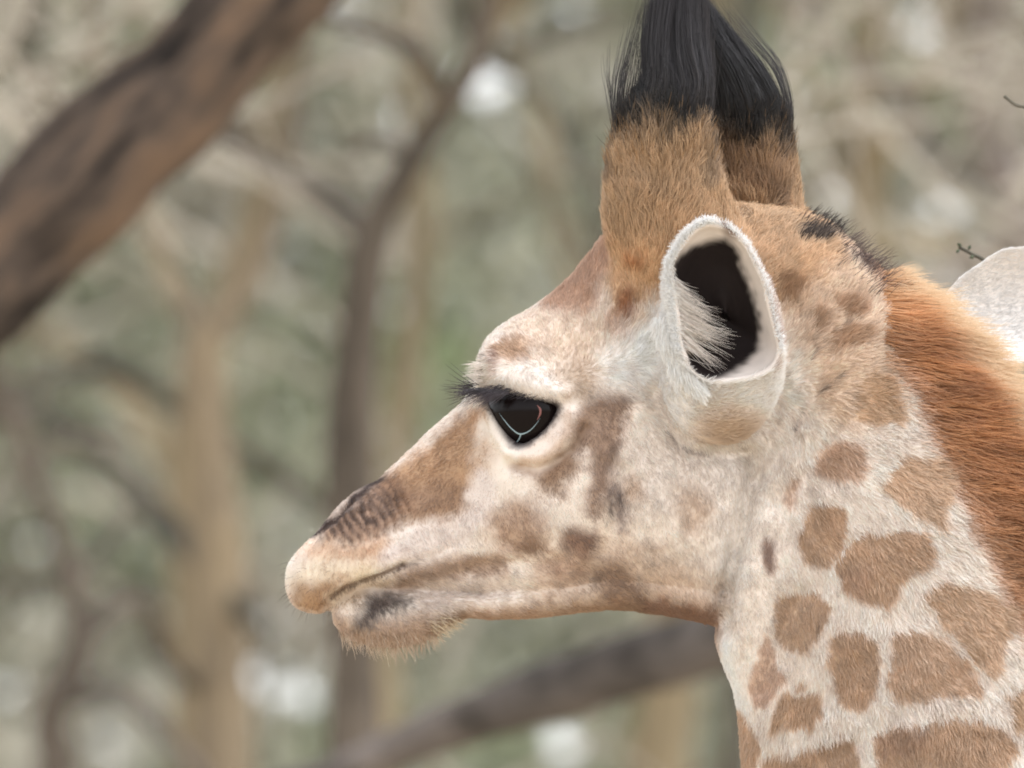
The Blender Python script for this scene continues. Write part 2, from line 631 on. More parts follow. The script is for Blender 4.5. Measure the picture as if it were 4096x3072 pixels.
thin = noise(C * np.array([1, .3, 1]), .22, 92) + .5 * noise(C * np.array([1, .3, 1]), .08, 93)
keep &= ~((thin > .64) & (rng.random(n) < .85))
C = C[keep]
k1 = np.clip(.5 + .8 * noise(C, .32, 94) + .3 * noise(C, .12, 95), 0, 1)[:, None]
k2 = np.clip(.5 + .9 * noise(C, .5, 96), 0, 1)[:, None]
col = (lin((170, 173, 156)) * (1 - k1) + lin((233, 228, 221)) * k1) * (1 - .45 * k2) + .45 * k2 * lin((194, 206, 172))
gc = P(440, 375, YF)
gw = (.42 * np.exp(-(((C[:, 0] - gc[0]) / (75 * px(YF))) ** 2 + ((C[:, 2] - gc[2]) / (95 * px(YF))) ** 2)))[:, None]
col = col * (1 - gw) + gw * lin((186, 208, 152))
col = col * (.75 + .5 * rng.random((len(C), 1)))
# the wood goes on to both sides, with larger sprays of leaves
n2 = 210000
C2 = np.column_stack([rng.uniform(-13, 13, n2), YF - .5 + 2.6 * rng.random(n2), 12.5 * rng.random(n2) ** .9])
inside = (C2[:, 0] > x0 + .1) & (C2[:, 0] < x1 - .1) & (C2[:, 2] > z0 + .1) & (C2[:, 2] < z1 - .1)
th2 = noise(C2 * np.array([1, .3, 1]), .5, 98) + .5 * noise(C2 * np.array([1, .3, 1]), .2, 99)
C2 = C2[~inside & (th2 < .62)]
j1 = np.clip(.5 + .8 * noise(C2, .32, 94) + .3 * noise(C2, .12, 95), 0, 1)[:, None]
col2 = (lin((168, 170, 150)) * (1 - j1) + lin((232, 224, 216)) * j1) * (.7 + .5 * rng.random((len(C2), 1)))
siz = np.concatenate([np.full(len(C), .045), np.full(len(C2), .085)])
C, col = np.concatenate([C, C2]), np.concatenate([col, col2])
wood = link("distant_woodland", leaves_mesh("distant_woodland", C, siz, col), None, M_leaf)
tag(wood, "grey green mass of dry leaves and twigs far behind the giraffe", "woodland", kind="stuff")


# a tangle of thin bare twigs in front of the distant wood
TV, TF, TC, o_ = [], [], [], 0
for k in range(400):
    yy = 20 + 14 * rng.random() if k <= 150 or k >= 255 else 9 + 12 * rng.random()
    u, v = rng.uniform(-150, 1150), rng.uniform(-120, 860)
    if k >= 255:
        u, v = rng.choice([rng.uniform(-1500, -100), rng.uniform(1120, 2500)]), rng.uniform(-300, 1100)
    elif k > 150:
        u, v = (rng.uniform(760, 1100), rng.uniform(-80, 300)) if k < 205 else (rng.uniform(-120, 150), rng.uniform(-60, 130))
    a = rng.choice([-.75, -.3, .4, .9, 1.5]) + rng.normal() * .25
    pts = []
    w0 = rng.uniform(5, 13)
    for i in range(5):
        q = P(u, v, yy)
        pts.append((*q, .5 * px(yy) * w0 * (1 - .15 * i)))
        st = rng.uniform(50, 95)
        u, v = u + st * math.cos(a), v - st * math.sin(a)
        a += rng.normal() * .35
    vv, ff = limb_mesh(pts, n=6, seed=k)
    TV.append(vv)
    TF += [tuple(i + o_ for i in f) for f in ff]
    o_ += len(vv)
    cc = lin((104, 94, 82)) if rng.random() < (.45 if k <= 150 or k >= 255 else .15) else lin((172, 164, 152))
    TC.append(np.tile(cc * rng.uniform(.8, 1.2), (len(vv), 1)))
me_ = mesh_from("twig_thicket", np.concatenate(TV), TF)
set_color(me_, np.concatenate(TC))
tag(link("twig_thicket", me_, None, skin_mat("twig_bark", .9, .3, 60)), "tangle of thin bare grey twigs in front of the distant wood", "twigs", kind="stuff")


# a thin sapling just outside the picture, two of its twigs reach in
sap = bpy.data.objects.new("bare_sapling", None)
scene.collection.objects.link(sap)
sb_ = np.array([P(1084, 400, .42)[0], .42, 0.0])
sap.location = sb_
tag(sap, "thin dark twigs reaching in from the right edge above the far ear", "sapling")


def sap_part(nm, q, yy=.42):
    pts = [(*P(u, v, yy), .5 * w * px(yy)) for u, v, w in q]
    vv, ff = limb_mesh(pts, n=8, seed=5, rough=.15)
    return link(nm, mesh_from(nm, vv - sb_, ff), sap, B_dark)


x_ = P(1084, 700, .42)
vv, ff = limb_mesh([(sb_[0], .42, -.05, .018), (sb_[0] + .01, .42, .8, .015), (*P(1080, 700, .42), .011), (*P(1086, 400, .42), .008), (*P(1080, 130, .42), .005), (*P(1090, -80, .42), .002)], n=10, seed=4)
link("stem", mesh_from("stem", vv - sb_, ff), sap, B_dark)
sap_part("twig", [(1081, 134, 5), (1052, 124, 3), (1030, 109, 2.2), (1016, 105, 1.6), (1004, 96, .8)])
sap_part("twig", [(1084, 335, 6), (1020, 292, 4), (986, 262, 3), (972, 254, 2.4), (959, 247, 1.2)])
for u, v, du, dv in ((962, 247, -5, -4), (968, 250, 3, -5), (975, 256, -6, 2), (960, 249, -4, 4)):
    a_, b_, c_ = P(u, v, .42), P(u + du, v + dv, .41), P(u + du * .5 + dv * .35, v + dv * .5 - du * .35, .425)
    e_ = P(u + du * .5 - dv * .35, v + dv * .5 + du * .35, .415)
    th = np.array([0, .0008, 0])
    link("leaf", mesh_from("leaf", np.array([a_, c_, b_, e_, a_ + th, c_ + th, b_ + th, e_ + th]) - sb_, [(0, 1, 2, 3), (7, 6, 5, 4), (0, 4, 5, 1), (1, 5, 6, 2), (2, 6, 7, 3), (3, 7, 4, 0)]), sap, plain_mat("dark_leaf", (84, 92, 74), .6, .3) if u == 962 else bpy.data.materials["dark_leaf"])

# ================================================================== the giraffe
# ---- the body surface (one continuous skin), millimetres
HEAD = [
    (283, 580, 284, 593, 7, .5), (286, 566, 291, 607, 21, .5), (296, 552, 305, 614, 31, .52), (309, 540, 321, 614, 37, .55),
    (322, 525, 340, 602, 40, .58), (338, 506, 360, 590, 42, .6), (356, 491, 385, 590, 44, .6), (376, 481, 410, 592, 46, .6),
    (394, 464, 435, 594, 49, .58), (418, 442, 465, 598, 54, .55), (441, 421, 500, 604, 62, .5), (464, 402, 540, 608, 73, .45),
    (477, 382, 580, 606, 84, .38), (485, 346, 616, 604, 90, .36), (503, 326, 655, 609, 90, .38), (533, 308, 690, 616, 88, .4),
    (566, 282, 718, 618, 86, .42), (589, 256, 760, 600, 84, .42), (612, 232, 800, 560, 80, .42), (655, 212, 840, 520, 74, .42),
    (720, 208, 870, 470, 68, .42), (785, 214, 890, 400, 58, .45), (826, 226, 890, 330, 45, .5), (852, 246, 878, 290, 22, .5)]
JAW = [
    (331, 606, 332, 624, 14, .5), (338, 594, 343, 636, 25, .5), (352, 588, 358, 643, 29, .5), (375, 585, 384, 648, 31, .5),
    (400, 585, 415, 644, 32, .5), (425, 588, 440, 632, 33, .5), (450, 590, 462, 618, 35, .5), (490, 590, 492, 619, 39, .5),
    (530, 580, 534, 618, 45, .5), (580, 575, 580, 612, 49, .5), (620, 560, 618, 609, 51, .5), (660, 560, 660, 614, 53, .5),
    (700, 570, 703, 622, 50, .5), (730, 580, 733, 628, 38, .5)]
# neck: back (crest) point, front (throat) point
NECK = [
    (800, 228, 728, 560, 66, .5), (856, 250, 719, 600, 74, .5), (888, 280, 716, 625, 80, .5), (920, 312, 716, 642, 85, .5),
    (954, 356, 723, 664, 92, .5), (985, 404, 734, 694, 98, .5), (1020, 460, 739, 724, 104, .5), (1065, 540, 743, 768, 110, .5),
    (1115, 640, 749, 830, 118, .5), (1165, 750, 760, 900, 128, .5), (1210, 860, 776, 980, 138, .5), (1250, 980, 800, 1070, 150, .5)]
OSS_NEAR = [
    (640, 330, 760, 330, 26, .5), (622, 290, 765, 296, 36, .5), (608, 258, 760, 262, 42, .5), (606, 234, 748, 238, 42, .5), (606, 208, 730, 208, 40, .5), (608, 176, 718, 176, 35, .5),
    (614, 144, 711, 144, 31, .5), (622, 120, 703, 118, 27, .5), (634, 100, 692, 98, 20, .5), (648, 86, 680, 84, 8, .5)]
OSS_FAR = [
    (710, 310, 830, 310, 26, .5), (698, 276, 826, 272, 38, .5), (704, 240, 812, 242, 40, .5), (712, 206, 802, 210, 36, .5), (712, 180, 797, 183, 33, .5),
    (711, 150, 792, 155, 29, .5), (716, 118, 785, 118, 25, .5), (728, 96, 774, 96, 16, .5), (741, 84, 764, 83, 6, .5)]

V, F = merge([loft(HEAD), loft(JAW), loft(NECK), loft(OSS_NEAR, 40), loft(OSS_FAR, -58)])
V, F = remesh(V, F, 2.2)
E = edges_of(F)
V = laplace(V, E, 7)
T = tri_of(F)
N = -vnormals(V, T)

EYE = smooth_poly([(482, 393), (500, 390), (528, 400), (546, 402), (560, 404), (555, 416), (545, 430), (530, 442), (518, 447), (509, 440), (499, 421), (490, 405)], 2)


def relief(V, N):
    p = V[:, :2]
    side = sstep(0.15, 0.6, np.abs(N[:, 2]))
    D = np.zeros(len(V))

    def bump(c, r, rot, a, pw=1.0):
        t = R(rot)
        q = p - np.array(c)
        x = q[:, 0] * math.cos(t) + q[:, 1] * math.sin(t)
        y = -q[:, 0] * math.sin(t) + q[:, 1] * math.cos(t)
        return a * np.exp(-((x / r[0]) ** 2 + (y / r[1]) ** 2) ** pw)

    def groove(line, w, a):
        return a * np.exp(-(seg_dist(p, line) / w) ** 2)

    D += bump((512, 372), (44, 17), 14, 13)                       # brow
    D += bump((498, 352), (26, 18), -50, 5)
    D += groove([(484, 384), (502, 380), (530, 389), (562, 393)], 7, 5)   # upper lid roll
    D += groove([(520, 456), (538, 457), (553, 449), (566, 434), (572, 418)], 9, 8)   # bag under the eye
    D += groove([(490, 412), (497, 432), (508, 452)], 5, 6)
    D += groove([(512, 465), (534, 470), (556, 463), (574, 449), (586, 428)], 5, -8)
    D += bump((470, 470), (60, 22), -35, 4)
    D += bump((655, 520), (60, 62), 0, 13)                        # cheek
    D += groove([(622, 470), (616, 510), (604, 550)], 9, -5)
    D += bump((545, 520), (45, 30), 0, 5)
    D += groove([(560, 560), (510, 566), (470, 572)], 8, -3)
    D += groove([(718, 630), (724, 592), (734, 545), (744, 490), (748, 455)], 11, -13)  # behind the jaw
    D += bump((752, 560), (18, 80), 8, 7)
    D += groove([(845, 320), (815, 385), (785, 440), (758, 480)], 9, -6)
    D += groove([(868, 395), (820, 450), (776, 505)], 10, -5)
    D += bump((850, 350), (22, 45), 35, 7)
    D += groove([(935, 560), (880, 640), (820, 700), (775, 768)], 14, -2.5)
    D += groove([(1000, 640), (930, 690), (870, 728), (800, 768)], 12, -2.5)
    D += groove([(760, 690), (772, 640), (800, 590)], 9, -5)
    D += groove([(652, 395), (664, 425), (690, 452), (735, 455)], 9, -7)   # around the ear root
    # mouth, lips, nostril
    D += groove([(322, 608), (331, 598), (345, 588), (362, 581), (385, 573), (402, 566)], 3.6, -8)
    D += groove([(338, 577), (362, 569), (386, 560)], 10, 4)
    D += bump((305, 588), (22, 24), 0, 4)
    D += groove([(402, 566), (430, 558), (455, 545)], 6, -2.5)
    D += groove([(405, 585), (440, 578), (480, 566), (520, 560)], 9, -3)
    D += groove([(311, 538), (324, 527), (338, 514), (350, 501)], 3.8, -11)
    D += groove([(322, 537), (340, 521), (356, 508)], 4, 3)
    D += bump((366, 487), (14, 8), -35, 4)
    for k in range(9):                                            # wrinkles beside the nostril
        x = 334 + k * 8.5
        D += groove([(x, 520 - k * 2.8), (x + 7, 536 - k * 3), (x + 9, 549 - k * 2.6)], 2.2, -2.4)
    for k in range(10):                                           # lip wrinkles
        x = 312 + k * 8.5
        D += groove([(x, 562 - k * .7), (x - 1, 580 - k * 1.7)], 1.8, -1.1)
    D += 2.2 * noise(V, 38, 3) + 1.1 * noise(V, 15, 4)
    D *= side
    # the eye opening
    sd = poly_sd(p, EYE)
    D += -24 * sstep(3.0, -6.0, sd) * side * (np.abs(V[:, 2]) > 30)
    return V + N * D[:, None]


d_eye = V[(np.hypot(V[:, 0] - 526, V[:, 1] - 414) < 14) & (V[:, 2] > 30), 2].mean()
V = relief(V, N)
V = laplace(V, E, 1, 0.4)
N = -vnormals(V, T)

# ---- coat colours: cream with brown blotches, some shade painted in
CREAM, WHITE, TAN, BLOTCH = (235, 220, 209), (243, 236, 233), (200, 164, 128), (196, 162, 130)
DARK, ORANGE, RUST, BLACK = (118, 84, 60), (200, 148, 88), (192, 150, 120), (24, 19, 20)


def A(pts, o, s):
    return [(o[0] + x / s, o[1] + y / s) for x, y in pts]


o1, s1 = (250, 300), 4.425
o6, s6 = (512, 500), 4.32
o4, s4 = (750, 175), 5.53
o5, s5 = (650, 450), 5.217
oh, sh = (450, 225), 7.373
COAT = [  # polygon, colour, softness, strength
    # broad fields
    ([(600, 262), (600, 90), (840, 90), (850, 240), (800, 300), (740, 330), (690, 300), (655, 340), (628, 320), (612, 300)], (205, 167, 124), 10, 1),
    ([(720, 230), (850, 225), (905, 290), (900, 380), (860, 430), (820, 420), (790, 330)], (216, 182, 146), 16, .6),
    ([(850, 245), (960, 270), (1060, 420), (1240, 768), (1240, 900), (1150, 900), (1080, 760), (1010, 620), (965, 520), (925, 440), (905, 370), (885, 300)], (196, 148, 106), 10, 1),
    ([(705, 450), (745, 470), (742, 560), (728, 640), (745, 720), (755, 768), (735, 780), (700, 640), (712, 560)], WHITE, 14, .9),
    ([(700, 420), (790, 420), (770, 520), (735, 560), (690, 470)], (226, 214, 205), 18, .8),
    ([(640, 420), (725, 455), (725, 600), (690, 612), (640, 600), (625, 520)], (228, 214, 204), 16, .8),
    ([(540, 540), (640, 540), (720, 590), (720, 630), (540, 625)], (200, 172, 148), 16, .7),
    ([(440, 610), (520, 609), (600, 600), (660, 604), (716, 614), (716, 660), (560, 640), (440, 640)], (172, 136, 106), 7, .85),
    # head top
    (A([(650, 600), (880, 330), (1060, 170), (1110, 60), (1200, 200), (1090, 520), (1000, 690), (820, 680), (760, 650)], oh, sh), RUST, 6, .95),
    (A([(400, 700), (760, 640), (1000, 700), (1150, 650), (1200, 850), (1000, 1000), (700, 1000), (560, 900)], oh, sh), (226, 202, 182), 8, .8),
    (A([(1200, 250), (1560, 200), (1610, 500), (1520, 650), (1350, 720), (1230, 640)], oh, sh), (220, 180, 134), 7, .95),
    (A([(1240, 520), (1310, 480), (1360, 560), (1350, 680), (1290, 720), (1230, 650)], oh, sh), (160, 100, 52), 5, .95),
    (A([(1300, 270), (1400, 260), (1420, 330), (1340, 350)], oh, sh), (196, 130, 68), 5, .8),
    (A([(1190, 620), (1250, 700), (1310, 770), (1320, 840), (1250, 860), (1170, 740)], oh, sh), (182, 138, 104), 5, .8),
    (A([(1340, 760), (1500, 620), (1600, 540), (1680, 700), (1680, 1000), (1400, 1200), (1130, 1230), (1150, 950), (1260, 860)], oh, sh), (243, 235, 230), 12, .95),
    (A([(300, 900), (500, 860), (600, 900), (600, 980), (480, 1000), (350, 980)], oh, sh), (186, 146, 108), 5, .9),
    (A([(320, 940), (350, 940), (350, 1080), (310, 1130), (300, 1040)], oh, sh), (140, 96, 80), 3, .8),
    (A([(320, 1130), (420, 1040), (600, 1010), (760, 1100), (900, 1180), (880, 1250), (600, 1240), (330, 1200)], oh, sh), (236, 224, 216), 5, .95),
    (A([(760, 1050), (1000, 1020), (1100, 1130), (980, 1300), (860, 1280), (900, 1180)], oh, sh), (190, 164, 140), 9, .8),
    (A([(90, 1060), (300, 1000), (310, 1120), (170, 1160)], oh, sh), (232, 222, 208), 4, .9),
    # around the eye
    (A([(1450, 480), (1560, 420), (1670, 420), (1660, 560), (1610, 700), (1570, 900), (1515, 965), (1480, 900), (1530, 720), (1470, 640), (1400, 740), (1330, 830), (1280, 800), (1330, 720), (1420, 620)], o1, s1), (144, 107, 79), 7, .85),
    (A([(1160, 730), (1300, 760), (1420, 680), (1450, 740), (1380, 850), (1290, 850), (1250, 780)], o1, s1), (150, 116, 88), 7, .85),
    (A([(1180, 690), (1290, 690), (1380, 590), (1370, 520), (1420, 480), (1420, 560), (1380, 640), (1300, 715), (1200, 725)], o1, s1), (196, 158, 128), 3, .6),
    (A([(1330, 480), (1400, 470), (1400, 560), (1340, 650), (1240, 690), (1190, 690), (1210, 650), (1290, 600)], o1, s1), (226, 207, 194), 4, .9),
    (A([(1000, 560), (1050, 470), (1090, 540), (1130, 660), (1100, 690), (1040, 610)], o1, s1), (232, 218, 206), 4, .9),
    # nose bridge and muzzle
    (A([(560, 800), (720, 690), (900, 540), (1000, 490), (1040, 490), (1000, 600), (990, 700), (985, 800), (945, 955), (700, 975), (640, 900)], o1, s1), (180, 138, 98), 7, .95),
    (A([(700, 830), (960, 800), (950, 950), (720, 970), (660, 900)], o1, s1), (156, 122, 98), 9, .75),
    (A([(1010, 620), (1080, 620), (1080, 700), (1000, 800), (980, 720)], o1, s1), (196, 160, 128), 7, .7),
    (A([(290, 1060), (380, 950), (540, 790), (640, 770), (720, 880), (690, 970), (560, 1060), (450, 1100)], o1, s1), (150, 112, 84), 7, .9),
    (A([(270, 1065), (480, 1090), (640, 1040), (560, 1150), (440, 1165), (200, 1170)], o1, s1), (212, 174, 142), 7, .9),
    (A([(180, 1180), (300, 1150), (540, 1160), (560, 1215), (350, 1270), (160, 1270)], o1, s1), (228, 208, 182), 7, .95),
    (A([(150, 1280), (330, 1250), (420, 1235), (345, 1290), (350, 1385), (220, 1395)], o1, s1), (172, 130, 88), 8, .92),  # tan lip edge, with the brown shadow under the overhang painted in
    (A([(560, 1150), (700, 1020), (955, 960), (975, 800), (1040, 740), (1090, 850), (1060, 960), (900, 1100), (680, 1190)], o1, s1), (229, 214, 208), 6, .95),
    (A([(560, 1275), (650, 1230), (820, 1150), (1000, 1115), (1130, 1130), (1150, 1225), (900, 1225), (720, 1275), (620, 1300)], o1, s1), (172, 142, 120), 5, .9),
    (A([(480, 1250), (560, 1225), (660, 1215), (600, 1260), (540, 1290)], o1, s1), (206, 184, 160), 4, .8),
    (A([(700, 1300), (900, 1240), (1150, 1230), (1160, 1290), (1000, 1320), (820, 1370), (740, 1390)], o1, s1), (221, 205, 195), 5, .9),
    (A([(340, 1280), (480, 1260), (520, 1310), (420, 1360), (350, 1350)], o1, s1), (196, 172, 146), 5, .9),
    (A([(340, 1380), (480, 1440), (700, 1400), (900, 1400), (840, 1500), (640, 1560), (400, 1530)], o1, s1), (188, 158, 134), 8, .9),
    (A([(490, 1310), (560, 1285), (640, 1300), (720, 1330), (650, 1370), (560, 1400), (500, 1450), (450, 1440), (490, 1380)], o1, s1), (82, 66, 60), 6, .95),
    (A([(330, 1470), (440, 1480), (480, 1560), (400, 1560)], o1, s1), (200, 168, 148), 6, .7),
    # cheek
    (A([(1050, 940), (1150, 890), (1250, 890), (1300, 1000), (1295, 1090), (1200, 1125), (1080, 1090)], o1, s1), (180, 144, 116), 9, .85),
    (A([(1180, 1060), (1290, 1060), (1280, 1120), (1180, 1125)], o1, s1), (134, 98, 70), 6, .7),
    (A([(1370, 1020), (1500, 1005), (1525, 1080), (1480, 1145), (1380, 1090)], o1, s1), (138, 102, 82), 6, .9),
    (A([(1290, 1140), (1400, 1120), (1500, 1150), (1480, 1240), (1300, 1230)], o1, s1), (172, 132, 104), 9, .6),
    (A([(1590, 820), (1650, 800), (1670, 980), (1640, 1020), (1610, 960)], o1, s1), (138, 112, 100), 5, .75),
    ([(682, 480), (705, 490), (706, 520), (690, 535), (672, 515)], (192, 164, 140), 9, .7),
    ([(622, 478), (636, 475), (642, 492), (628, 500)], (182, 148, 116), 6, .7),
    ([(592, 560), (616, 556), (640, 585), (648, 612), (600, 610)], (146, 112, 86), 8, .8),
    ([(640, 590), (700, 606), (716, 605), (716, 635), (640, 615)], (140, 100, 76), 6, .85),
    # neck blotches
    (A([(1290, 20), (1420, 30), (1440, 130), (1400, 200), (1350, 260), (1270, 250), (1235, 180), (1255, 90)], o6, s6), BLOTCH, 3.5, 1),
    (A([(1420, 200), (1530, 135), (1750, 135), (1795, 190), (1790, 240), (1690, 290), (1650, 370), (1600, 445), (1530, 425), (1480, 390), (1415, 375), (1395, 290)], o6, s6), BLOTCH, 3.5, 1),
    (A([(1410, 290), (1520, 260), (1540, 290), (1480, 390), (1415, 375)], o6, s6), (182, 146, 118), 4, .6),
    (A([(1155, 410), (1300, 395), (1355, 450), (1325, 540), (1255, 630), (1185, 625), (1140, 560), (1135, 470)], o6, s6), (192, 160, 131), 3.5, 1),
    (A([(1380, 570), (1500, 555), (1555, 610), (1565, 700), (1555, 800), (1510, 875), (1435, 855), (1395, 780), (1355, 680)], o6, s6), BLOTCH, 3.5, 1),
    (A([(1640, 570), (1750, 555), (1900, 640), (2010, 780), (1995, 815), (1850, 815), (1635, 835), (1615, 700)], o6, s6), (201, 169, 140), 3.5, 1),
    (A([(1765, 400), (1850, 345), (2000, 385), (2145, 460), (2135, 540), (2085, 600), (2085, 720), (2050, 745), (1955, 680), (1850, 570), (1785, 450)], o6, s6), (203, 171, 140), 3.5, 1),
    (A([(1175, 830), (1250, 775), (1325, 830), (1325, 900), (1270, 955), (1160, 955), (1120, 1000)], o6, s6), BLOTCH, 3.5, 1),
    (A([(1090, 590), (1145, 680), (1155, 760), (1110, 865), (1055, 875), (1025, 800), (1055, 700)], o6, s6), (202, 170, 147), 3.5, .95),
    (A([(975, 900), (1020, 950), (1065, 1040), (1030, 1200), (990, 1200), (975, 1020)], o6, s6), BLOTCH, 3, .95),
    (A([(1085, 1110), (1240, 1085), (1380, 1015), (1450, 1005), (1465, 1080), (1440, 1230), (1080, 1230)], o6, s6), BLOTCH, 3.5, 1),
    (A([(1555, 1010), (1650, 965), (1760, 985), (1815, 935), (2000, 935), (2125, 990), (2155, 1060), (2065, 1135), (1900, 1210), (1575, 1190)], o6, s6), BLOTCH, 3.5, 1),
    (A([(1570, 1010), (1680, 975), (1780, 985), (1700, 1060), (1600, 1070)], o6, s6), (178, 142, 114), 4, .7),
    (A([(2125, 830), (2212, 790), (2330, 860), (2300, 1000), (2150, 960)], o6, s6), (202, 169, 135), 3.5, 1),
    (A([(1085, 150), (1125, 160), (1140, 230), (1120, 300), (1090, 310), (1075, 240)], o6, s6), (138, 102, 82), 5, .85),
    (A([(560, 1240), (580, 1170), (640, 1100), (750, 1140), (790, 1250), (815, 1355), (700, 1370), (570, 1335)], o4, s4), (204, 171, 137), 3.5, 1),
    (A([(390, 930), (460, 850), (650, 860), (660, 910), (560, 960), (430, 1000)], o4, s4), (178, 138, 100), 5, .8),
    (A([(150, 560), (230, 560), (300, 640), (250, 700), (170, 740), (140, 640)], o4, s4), (160, 118, 78), 6, .85),
    (A([(300, 770), (380, 740), (420, 830), (340, 900)], o4, s4), (172, 130, 90), 5, .75),
    (A([(430, 700), (560, 660), (640, 720), (600, 790), (470, 780)], o4, s4), (170, 126, 86), 5, .75),
    (A([(1185, 190), (1290, 40), (1510, 50), (1540, 190), (1495, 280), (1510, 375), (1390, 335), (1260, 235)], o5, s5), (209, 178, 148), 4, 1),
    (A([(840, 90), (900, -40), (1060, -60), (1110, 60), (1080, 150), (960, 150), (900, 130)], o5, s5), (190, 152, 120), 5, .85),
    (A([(690, 290), (720, 150), (780, 120), (760, 220), (720, 300)], o5, s5), (192, 158, 132), 5, .8),
    (A([(1630, 400), (1720, 420), (1760, 560), (1900, 700), (1951, 800), (1960, 600), (1800, 380)], o5, s5), (178, 132, 92), 5, .85),
    # black crest spots, red brown streaks
    ([(792, 232), (812, 228), (838, 228), (842, 238), (815, 245), (796, 240)], (52, 36, 30), 5, .9),
    ([(846, 252), (866, 252), (880, 266), (870, 274), (850, 264)], (70, 42, 36), 5, .8),
    # horn tips
    ([(590, 116), (620, 124), (660, 138), (700, 136), (712, 130), (717, 170), (730, 164), (746, 142), (766, 138), (780, 156), (792, 166), (802, 120), (802, 0), (590, 0)], BLACK, 17, 1),
    ([(600, 138), (612, 140), (612, 185), (602, 200)], (110, 84, 62), 5, .7),
    ([(712, 140), (728, 150), (740, 180), (760, 205), (790, 206), (770, 180), (742, 160)], (120, 86, 56), 9, .8),
    ([(716, 160), (760, 150), (792, 165), (794, 190), (760, 200), (728, 196)], (168, 130, 94), 12, .6),  # far horn's shadow painted in, together with its brown mottling
]


def coat(P3, jitter=True):
    p = P3[:, :2].copy()
    if jitter:
        p[:, 0] += 2.6 * noise(P3, 9, 11) + 2.0 * noise(P3, 26, 13)
        p[:, 1] += 2.6 * noise(P3, 9, 12) + 2.0 * noise(P3, 26, 14)
    c = np.tile(lin(CREAM), (len(p), 1))
    pb = p.copy()
    pb[:, 1] += -6 + 13 * noise(p * np.array([1, .18]), 4.5, 15) + 12 * noise(p * np.array([1, .3]), 14, 16)
    for poly, col, soft, k in COAT:
        pp = pb if col is BLACK else p
        face = np.mean([q[0] for q in poly]) < 725
        poly = np.asarray(smooth_poly(poly, 1) if face or soft > 4.5 else poly, float)
        lo, hi = poly.min(0) - soft, poly.max(0) + soft
        m = np.where((pp[:, 0] > lo[0]) & (pp[:, 0] < hi[0]) & (pp[:, 1] > lo[1]) & (pp[:, 1] < hi[1]))[0]
        if len(m) == 0:
            continue
        sd = poly_sd(pp[m], poly)
        if face:
            sd = sd + 0.45 * soft * (noise(P3[m], 13, 17) + .6 * noise(P3[m], 5, 18)) - .2 * soft
            sf = soft * 1.5
        else:
            sd, sf = sd - (2.6 if soft < 4.5 else .6) + 1.2 * noise(P3[m], 4, 19), soft
        w = k * sstep(sf, -sf, sd)
        w = w[:, None]
        c[m] = c[m] * (1 - w) + lin(col) * w
    # cream seams between neighbouring blotches
    for ln in ([(848, 512), (840, 545), (828, 566), (838, 590)], [(918, 592), (938, 625), (962, 655), (990, 678)], [(872, 628), (884, 660), (886, 700)], [(778, 655), (790, 690), (826, 676)]):
        w = (.9 * sstep(4.2, 1.2, seg_dist(p, ln) + 1.2 * noise(P3, 5, 20)))[:, None]
        c = c * (1 - w) + lin(CREAM) * w
    # mottling
    mt = 1 + 0.09 * noise(P3, 28, 21) + 0.07 * noise(P3, 9, 22)
    c = c * mt[:, None]
    # dark wrinkle hair of the muzzle
    m = np.where((p[:, 0] > 310) & (p[:, 0] < 425) & (p[:, 1] > 470) & (p[:, 1] < 560))[0]
    if len(m):
        q = p[m]
        fld = sstep(9, -9, poly_sd(q, A([(285, 1060), (380, 940), (540, 790), (640, 770), (690, 880), (640, 960), (540, 1040), (430, 1090)], o1, s1)))
        ang = q[:, 0] * 0.86 - q[:, 1] * 0.5 + 6 * noise(q, 30, 34)
        st = 0.5 + 0.5 * np.sin(ang / 8.5 * 2 * np.pi + 2.0 * noise(q, 14, 31))
        st = np.clip(st * 0.8 + 0.45 * noise(q, 9, 33) + 0.12, 0, 1) * fld
        sl = np.exp(-(seg_dist(q, [(313, 537), (324, 528), (340, 517), (352, 500), (380, 478)]) / 4.0) ** 2)
        w = np.clip(np.maximum(st * .8, sl * 1.0), 0, 1)[:, None]
        c[m] = c[m] * (1 - w) + lin((66, 48, 44)) * w
    # dark skin round the eye
    m = np.where((np.abs(p[:, 0] - 524) < 60) & (np.abs(p[:, 1] - 418) < 50))[0]
    if len(m):
        w = sstep(7.5, -2.0, poly_sd(P3[m, :2], EYE) + 1.5 * noise(P3[m], 5, 37))[:, None]
        c[m] = c[m] * (1 - w) + lin((44, 33, 37)) * w
    # thin skin folds, their shade drawn as dark lines
    for ln, wd, k in (([(820, 343), (812, 352), (805, 364)], 1.2, .6), ([(842, 372), (826, 386), (812, 398), (800, 410), (791, 430)], 1.5, .65), ([(858, 320), (845, 326), (832, 331)], 1.2, .5),
                      ([(617, 474), (620, 488), (619, 502)], 1.6, .7), ([(611, 500), (609, 514), (606, 526)], 1.4, .65), ([(666, 432), (676, 443), (690, 450), (706, 452)], 1.4, .6),
                      ([(818, 618), (812, 632), (804, 642)], 1.2, .5), ([(842, 562), (836, 574), (834, 590)], 1.2, .45), ([(932, 708), (922, 722), (900, 732)], 1.6, .5), ([(786, 590), (776, 604), (768, 630)], 1.2, .35),
                      ([(718, 600), (724, 570), (730, 545)], 1.4, .4), ([(484, 350), (486, 362), (482, 376)], 1.6, .6), ([(512, 540), (516, 560), (514, 576)], 1.0, .4)):
        w = k * np.exp(-((seg_dist(P3[:, :2], ln) + 1.3 * noise(P3, 5, 35)) / wd) ** 2) * np.clip(.6 + noise(P3, 7, 36), 0, 1)
        w = w[:, None]
        c = c * (1 - w) + lin((70, 54, 54)) * w
    # fine upright wrinkles of the lip
    m = np.where((p[:, 0] < 410) & (p[:, 1] > 545) & (p[:, 1] < 600))[0]
